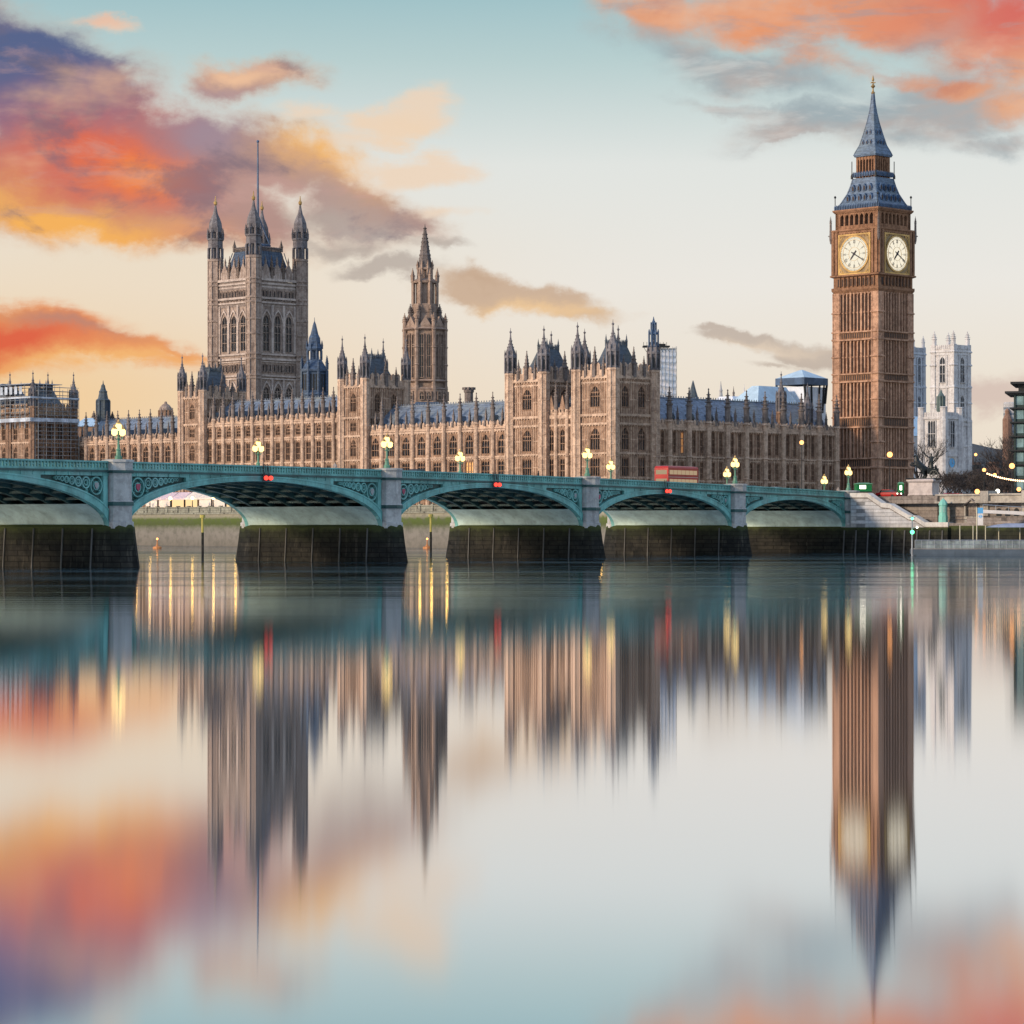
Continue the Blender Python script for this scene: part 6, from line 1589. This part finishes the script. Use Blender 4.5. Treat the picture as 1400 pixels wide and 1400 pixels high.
def pontoon():
    Y = 424; k = Y / F; x0 = (1249 - 700) * k; L = 60
    R = thing('floating_pontoon', 'long grey floating landing pontoon with railings moored at the right', 'pontoon', (x0, Y, 0), radians(-3))
    z1 = HZ(751, Y); b = MB(); b.rect([(.8, L, -.3, 6, -.4), (0, L, -.5, 6, .35), (0, L, -.5, 6, z1)]); b.build('hull', 'pontoon_grey', R)
    d = MB(); d.box(.1, L, -.4, 5.9, z1 + .003, z1 + .12); d.build('deck', 'plank', R)
    r = MB(); hr = HZ(738.5, Y) - z1
    r.tube((.2, -.3, z1 + hr), (L, -.3, z1 + hr), .06, 5); r.tube((.2, -.3, z1 + hr * .55), (L, -.3, z1 + hr * .55), .04, 5)
    for i in range(60): x = .2 + i; r.tube((x, -.3, z1), (x, -.3, z1 + hr), .05, 5)
    r.build('railing', 'steel', R)
    p = MB(); p.box(.25, L, -.27, -.24, z1 + .15, z1 + hr - .1); p.build('rail_panel', 'panel_glass', R)
    cp = MB(); xx = (1352 - 1249) * k
    cp.rect([(xx, L, 1.5, 5.5, HZ(721, Y)), (xx + 1, L, 2, 5, HZ(718, Y)), (xx + 3, L, 2.8, 4.2, HZ(715.5, Y))]); cp.build('canopy', 'canopy_grey', R)
    for px in (1315, 1333, 1350, 1368, 1397, 1430):
        q = MB(); q.tube((0, 0, z1), (0, 0, HZ(718, Y) - .02), .075, 6); q.build('post', 'post_cream', R, ((px - 1249) * k, 3.2, 0))
    for px in (1285, 1383, 1392, 1340, 1398):
        q = MB(); q.ball((0, 0, z1 + hr * .6), .16, 8, 5); q.build('deck_light', 'white_glow', R, ((px - 1249) * k, .3, 0))
    T = thing('navigation_post', 'slim pole with green navigation lamps at the end of the pontoon', 'post', ((1247 - 700) * k, Y, 0))
    b = MB(); b.tube((0, 0, -2), (0, 0, HZ(704, Y)), .13, 8); b.tube((0, 0, HZ(722, Y)), (.7, -.1, HZ(721, Y)), .06, 5); b.box(-.5, .5, -.1, .1, HZ(708, Y), HZ(707, Y)); b.build('pole', 'steel', T)
    for py, r in ((727.5, .32), (709, .2)): q = MB(); q.ball((0, -.2, HZ(py, Y)), r, 10, 6); q.build('lamp', 'green_glow', T)
    q = MB(); q.ball((.75, -.15, HZ(721, Y)), .18, 8, 5); q.build('small_lamp', 'white_glow', T)
    S_ = thing('pier_sign', 'white and blue upright banner sign on a pole above the pontoon', 'sign', ((1337 - 700) * k, Y + 1, z1))
    b = MB(); b.tube((0, 0, 0), (0, 0, HZ(694, Y) - z1), .08, 8); b.build('pole', 'post_cream', S_)
    w = 7.5 * k; b = MB(); b.box(.12, .12 + w, -.06, .06, HZ(718, Y) - z1, HZ(702, Y) - z1); b.build('panel', 'canvas', S_); b = MB(); b.box(.12, .12 + w, -.07, .07, HZ(702, Y) + .003 - z1, HZ(694, Y) - z1); b.build('header', 'sign_blue', S_)
    b = MB(); b.ring(.12 + w / 2, HZ(706, Y) - z1, w * .3, w * .09, -.09, -.061, 14); b.box(.12 + w * .12, .12 + w * .88, -.092, -.062, HZ(706.4, Y) - z1, HZ(705.6, Y) - z1); b.build('emblem', 'sign_blue', S_)
    G = thing('gangway', 'white sloping gangway running from the embankment down to the pontoon', 'gangway', ((1343 - 700) * (Y + 6) / F, Y + 6, 0), radians(-2)); b = MB()
    za, zb = HZ(697, Y + 6), HZ(702, Y + 6)
    b.strip([(0, za - .5), (5, za - .75), (40, zb - 2.8)], [(0, za), (5, za - .2), (40, zb - 2.0)], -.8, .8); b.build('span', 'canvas', G)
    b = MB()
    for i in range(20): x = i * 2; zz = za - .3 - x * .06; b.tube((x, -.75, zz), (x, -.75, zz + 1.1), .05, 4)
    b.tube((0, -.75, za + .8), (40, -.75, zb - 1.1), .06, 5); b.build('railing', 'steel', G)
pontoon()

# ------------------------------------------------------------------ the white churches, the right edge and the trees
def white_tower(label, px0, px1, corner, ptip, ppar, pbot, Y, mat='stone_white', group=None, wins=True):
    k = Y / F; H = lambda py: HZ(py, Y); cx = ((px0 + px1) / 2 - 700) * k; wtot = (px1 - px0) * k; s = wtot / 1.40; h = s / 2
    R = thing('church_tower', label, 'tower', (cx, Y, 0), PR, group); zc = H(ppar)
    b = MB(); b.box(-h + .5, h - .5, -h + .5, h - .5, BASEZ, zc); wn = []
    for o, rz in (((-h, -h), 0), ((-h, h), EAST)):
        b.at((*o, 0), rz)
        for py, pr in ((ppar + 3, .3), (ppar + 7, .25), (530, .3), (575, .4), (581, .3), (610, .3)): b.box(.6, s - .6, .5 - pr, .497, H(py) - .35, H(py) + .35)
        n = 9
        for i in range(n): x = 1.2 + (s - 2.4) * (i + .5) / n; b.box(x - .35, x + .35, .3, .8, zc, zc + 1.3)
        for x in (s * .34, s * .66): b.box(x - .25, x + .25, .15, .49, H(570), H(ppar + 9))
        T = b.T; b.T = None
        for (pa, pb, w) in ((524, 488, s * .25), (572, 541, s * .25)):
            link('window', window_mesh(w, H(pb) - H(pa), 2, 2, True, mat), R, T @ Vector((s / 2, .16, H(pa))), rz)
    b.build('wall', mat, R)
    t = MB(); t.sq(0, 0, [(s * .115, BASEZ), (s * .115, H(575)), (s * .10, H(574)), (s * .10, H(528)), (s * .09, H(527)), (s * .09, zc + 1.5)])
    for py in (ppar + 4, 500, 530, 552, 577, 610): t.sq(0, 0, [(s * .1, H(py) - .3), (s * .125, H(py)), (s * .1, H(py) + .4)])
    pinnacle(t, 0, 0, zc + 1.3, H(ptip) - zc - 1.3, s * .075, 8); t = t.mesh('pinnacle', mat)
    for x in (-1, 1):
        for y in (-1, 1): link('pinnacle', t, R, (x * (h - s * .1), y * (h - s * .1), 0))
white_tower('white church tower with four pinnacles standing clear right of the clock tower', 1272, 1328, 1300, 453, 478, 640, 900, group='pale twin church towers')
white_tower('bluish twin church tower half hidden directly behind the clock tower', 1226, 1266, 1246, 459, 481, 640, 940, 'stone_white_shade', 'pale twin church towers')
def front_church():
    Y = 770; k = Y / F; H = lambda py: HZ(py, Y); cx = (1286 - 700) * k; s = 52 * k / 1.40; h = s / 2
    R = thing('church_tower', 'broad white church tower with mullioned windows and a blue dial, before the pinnacled one', 'tower', (cx, Y, 0), PR)
    b = MB(); b.box(-h, h, -h, h, BASEZ, H(570)); zc = H(570)
    for o, rz in (((-h, -h), 0), ((-h, h), EAST)):
        b.at((*o, 0), rz)
        for py, pr in ((572, .35), (623, .3), (641, .55), (644, .45)): b.box(0, s, -pr, -.003, H(py) - .3, H(py) + .3)
        for i in range(7): x = .9 + (s - 1.8) * (i + .5) / 7; b.box(x - .38, x + .38, .02, .5, zc, zc + 1.2)
        T = b.T; b.T = None
        link('window', window_mesh(s * .36 if rz else s * .30, H(575) - H(612), 3 if rz else 2, 1, False, 'stone_white'), R, T @ Vector((s * .5, -.36, H(612))), rz)
        c = MB(); c.prism([(1.5 * cos(2 * pi * i / 20), 1.5 * sin(2 * pi * i / 20)) for i in range(20)], -.12, -.02)
        p = T @ Vector((s * .5, 0, H(633)))
        if rz == 0:
            q = c.build('blue_dial', 'sign_blue', R, p, rz); g = MB(); g.ring(0, 0, 1.5, .15, -.16, -.121, 20); g.tube((0, -.15, 0), (0, -.15, 1.1), .07, 4); g.tube((0, -.15, 0), (.6, -.15, -.3), .07, 4); g.build('dial_rim', 'gold', q)
    b.build('wall', 'stone_white', R)
    t = MB(); t.lathe(0, 0, [(1.15, BASEZ), (1.15, zc - 1), (1.0, zc), (1.0, zc + 2.4), (1.2, zc + 2.5), (1.0, zc + 2.7)], 8); t = t.mesh('turret', 'stone_white')
    for x in (-1, 1):
        for y in (-1, 1): link('turret', t, R, (x * h, y * h, 0))
    q = MB(); q.lathe(0, 0, [(4.2 * k, H(562)), (4.2 * k, H(543)), (5.2 * k, H(542)), (2 * k, H(537)), (.4 * k, H(532))], 8)
    for i in range(8): a = pi / 8 + pi / 4 * i; q.sq(4.3 * k * cos(a), 4.3 * k * sin(a), [(.3, H(562)), (.3, H(542))])
    q.lathe(0, 0, [(5 * k, zc), (5 * k, H(561)), (4 * k, H(560))], 8); q.build('bell_lantern', 'copper_grey', R, (-.5, -.5, 0))
    d = thing('church_roof', 'long pale blue-roofed church nave between the clock tower and the white tower', 'building', ((1248 - 700) * k, Y + 40, 0), PR)
    b = MB(); b.rect([(-12, 14, -6, 6, BASEZ), (-12, 14, -6, 6, HZ(590, Y))]); b.build('wall', 'stone_white', d)
    b = MB(); b.add([(-12, -6.3, HZ(590, Y)), (14, -6.3, HZ(590, Y)), (14, 6.3, HZ(590, Y)), (-12, 6.3, HZ(590, Y)), (-12, 0, HZ(560, Y)), (14, 0, HZ(560, Y))], [(0, 1, 5, 4), (2, 3, 4, 5), (1, 2, 5), (3, 0, 4), (3, 2, 1, 0)]); b.build('roof', 'blue_sheet', d)
front_church()

def right_block():
    Y = 520; k = Y / F; H = lambda py: HZ(py, Y)
    R = thing('glass_office_block', 'dark framed office block with lit windows at the right edge', 'building', ((1386 - 700) * k, Y, 0), radians(-14)); L, D = 22, 16; z = H(538)
    b = MB(); b.box(0, L, 0, D, BASEZ, z); b.build('wall', 'dark_green_frame', R); nf = 8; fh = (z - BASEZ) / nf
    f = MB()
    for j in range(1, nf + 1): f.box(-.7, L, -.7, D, BASEZ + j * fh - .25, BASEZ + j * fh)
    f.box(-1.6, L, -1.2, D, z + .003, z + .4); f.box(.8, L, 1, D - 1, z + .41, H(525)); f.box(-.6, L, -.6, D, H(525) + .003, H(522)); f.build('floor_edges', 'iron_dark', R)
    for j in range(nf):
        for i in range(6):
            w = MB(); w.box(.4 + i * 1.8, .4 + i * 1.8 + 1.45, -.06, -.004, BASEZ + j * fh + .5, BASEZ + (j + 1) * fh - .5); w.build('window', 'office_lit' if (i * 7 + j * 3) % 4 == 0 and j < 3 else 'office_teal', R)
    q = MB()
    for i in range(8): q.box(.2 + i * 1.8, .36 + i * 1.8, -.35, -.061, BASEZ, z - .3)
    q.build('mullions', 'dark_green_frame', R)
    Y2 = 1100; k2 = Y2 / F; R = thing('round_office_tower', 'pale grey rounded office tower with a brown brick turret beside the right edge', 'building', ((1384 - 700) * k2, Y2, 0)); H2 = lambda py: HZ(py, Y2)
    b = MB(); b.lathe(0, 0, [(12 * k2, BASEZ), (12 * k2, H2(552)), (11 * k2, H2(550))], 16)
    b.build('wall', 'concrete', R); f = MB()
    for i in range(12): f.lathe(0, 0, [(12.1 * k2, H2(560 + i * 8)), (12.1 * k2, H2(557 + i * 8))], 16)
    f.build('window_bands', 'slate', R); q = MB(); q.lathe(-9 * k2, -12 * k2, [(6.5 * k2, BASEZ), (6.5 * k2, H2(574)), (6 * k2, H2(573)), (3.2 * k2, H2(567)), (3.2 * k2, H2(562)), (1 * k2, H2(559))], 10); q.build('brick_turret', 'brown_brick', R)
right_block()
def far_block(px0, px1, ptop, Y, label, mat):
    k = Y / F; R = thing('office_block', label, 'building', ((px0 - 700) * k, Y, 0), radians(6)); L = (px1 - px0) * k; z = HZ(ptop, Y)
    b = MB(); b.box(0, L, 0, 14, BASEZ, z); b.box(L * .2, L * .5, 3, 9, z, z + 2); b.build('wall', mat, R); w = MB()
    nf = max(2, int((z - BASEZ) / 3.4)); nb = max(3, int(L / 2.6))
    for j in range(nf):
        for i in range(nb): x = L * (i + .5) / nb; zz = BASEZ + (z - BASEZ) * (j + .5) / nf; w.box(x - .7, x + .7, -.04, -.003, zz - .9, zz + .9)
    w.build('window_rows', 'glass', R)
far_block(1328, 1342, 632, 900, 'low dark stone building right of the white church towers', 'brown_brick')
far_block(1352, 1388, 640, 820, 'long brown building behind the bare trees at the right', 'brown_brick')
far_block(1060, 1240, 660, 900, 'plain building hidden low behind the clock tower base', 'brown_brick') if 0 else None

def tree(x, y, z, h, seed, label, spread=1.0, group='bare winter trees behind the embankment'):
    rnd = random.Random(seed); R = thing('bare_tree', label, 'tree', (x, y, z), rnd.uniform(0, 6), group)
    tk = MB(); cr = MB()
    tk.tube((0, 0, 0), (.1, 0, h * .28), h * .022, 7, h * .016)
    def grow(p, d, L, r, lvl):
        d = d.normalized(); q = p + d * L; (tk if lvl == 0 else cr).tube(p, q, r, 5 if lvl < 2 else 3, r * .62)
        if lvl >= 5: return
        n = 3 if lvl < 2 else (3 if rnd.random() < .65 else 2)
        for i in range(n):
            dv = Vector((rnd.gauss(0, 1), rnd.gauss(0, 1), rnd.gauss(.15, .6))).normalized()
            t = rnd.uniform(.55, 1.0); grow(p + d * L * t, d * .9 + dv * .75 * spread + Vector((0, 0, .15)), L * rnd.uniform(.62, .82), max(r * .55, .028), lvl + 1)
    for i in range(5):
        a = 2 * pi * i / 5 + rnd.uniform(-.4, .4); grow(Vector((0, 0, h * rnd.uniform(.22, .30))), Vector((cos(a) * .7 * spread, sin(a) * .7 * spread, 1)), h * .22, h * .012, 0)
    tk.build('trunk', 'bark', R); cr.build('crown', 'bark', R)
def tree_px(px, ptop, Y, seed, label, spread=1.0): tree((px - 700) / F * Y, Y, BASEZ, HZ(ptop, Y) - BASEZ, seed, label, spread)
tree_px(1257, 574, 700, 1, 'dark bare tree between the clock tower and the white church', .8)
tree_px(1383, 563, 600, 2, 'tallest bare tree, in front of the brown brick turret at the right edge', .8)
tree_px(1368, 598, 640, 3, 'bare tree left of the tallest one, above the string of lights')
tree_px(1335, 622, 700, 4, 'low bare tree right of the blue-dialled white tower')
tree_px(1308, 638, 600, 5, 'low spreading bare tree in front of the white church')
tree_px(1350, 625, 640, 6, 'bare tree behind the first orange street globe')
tree_px(1398, 590, 560, 7, 'bare tree at the very right edge before the office block', .8)

rt = random.Random(44)
for i in range(13):
    px = 1292 + i * 9 + rt.uniform(-3, 3); tree_px(px, rt.uniform(628, 646), rt.uniform(500, 640), 60 + i, 'bare tree in the dark tangled row behind the embankment road', 1.1)
def globe_lamp(px, py, Y, label, r=.34, mat='orange_glow', grp='orange globe lamps on the embankment road'):
    R = thing('street_lamp', label, 'street lamp', ((px - 700) / F * Y, Y, BASEZ), 0, grp); z = HZ(py, Y) - BASEZ
    b = MB(); b.lathe(0, 0, [(.22, 0), (.2, .6), (.1, .9), (.08, z - .4), (.15, z - .3)], 8); b.build('post', 'iron_dark', R); g = MB(); g.ball((0, 0, z), r, 10, 7); g.build('globe', mat, R)
globe_lamp(1383.5, 637, 500, 'highest orange globe lamp, left of the office block', .5)
globe_lamp(1345.5, 642.5, 505, 'orange globe lamp at the left end of the string of lights')
globe_lamp(1360, 649.5, 500, 'orange globe lamp hanging low in the string of lights')
globe_lamp(1216.5, 621.5, 590, 'single orange lamp in front of the right face of the clock tower', .6)
globe_lamp(1334, 621.5, 760, 'distant pale orange lamp under the far hills', .4)
globe_lamp(1096, 605, 575, 'single orange lamp on the north range left of the clock tower', .45)
globe_lamp(1336, 672, 470, 'low orange lamp behind the embankment wall, above the lit shelter', .42)
globe_lamp(1364, 671.5, 468, 'low pale lamp behind the embankment wall right of the wall pillar', .36, 'white_glow')
globe_lamp(1393, 669, 466, 'low orange lamp near the right edge behind the embankment wall', .36)
def festoon():
    A, B_ = Vector(W(1347, 645, 500)), Vector(W(1412, 656, 490)); R = thing('festoon_lights', 'string of small warm bulbs slung between lamp posts on the right', 'string lights', tuple(A))
    pts = []; n = 22
    for i in range(n + 1):
        t = i / n; p = (B_ - A) * t; p.z -= .9 * 4 * t * (1 - t) * .5; pts.append(p)
    c = MB()
    for p, q in zip(pts[:-1], pts[1:]): c.tube(p, q, .03, 4)
    c.build('cable', 'iron_dark', R); m = MB(); m.ball((0, 0, 0), .15, 8, 5); m = m.mesh('bulb', 'orange_glow_soft')
    for p in pts[1:]: link('bulb', m, R, p - Vector((0, 0, .2)))
festoon()
def road_car(px, Y, rz, label, mat):
    o = car(px, 0, label, mat); o.location = ((px - 700) / F * Y, Y, 9.46 if px < 1230 else BASEZ + .5); o.rotation_euler = (0, 0, rz); return o
for i, (px, Y, mat, lb) in enumerate(((1297, 472, 'red', 'red car with lit lamps on the road right of the plinth'), (1309, 476, 'red', 'second red car queueing behind the embankment parapet'), (1322, 470, 'car', 'dark car with lamps on behind the embankment wall'), (1376, 466, 'car', 'dark car behind the embankment wall near the right edge'), (1215, 476, 'red', 'red car passing between the two green kiosks'))):
    road_car(px, Y, radians(200 + 30 * i), lb, mat)
# road surface of the embankment, 4 mm over the ground
rd = MB(); rd.slab([emb(-30, -30), emb(120, -30), emb(120, -6), emb(-30, -6)], BASEZ - .3, BASEZ + .5); tag(rd.build('road', 'asphalt'), kind='structure')
rd = MB().at((*BO, 0), BA); rd.box(.12, 45, -6, 21, BASEZ - .3, 9.46); rd.T = None; tag(rd.build('bridge_approach_road', 'asphalt'), kind='structure')
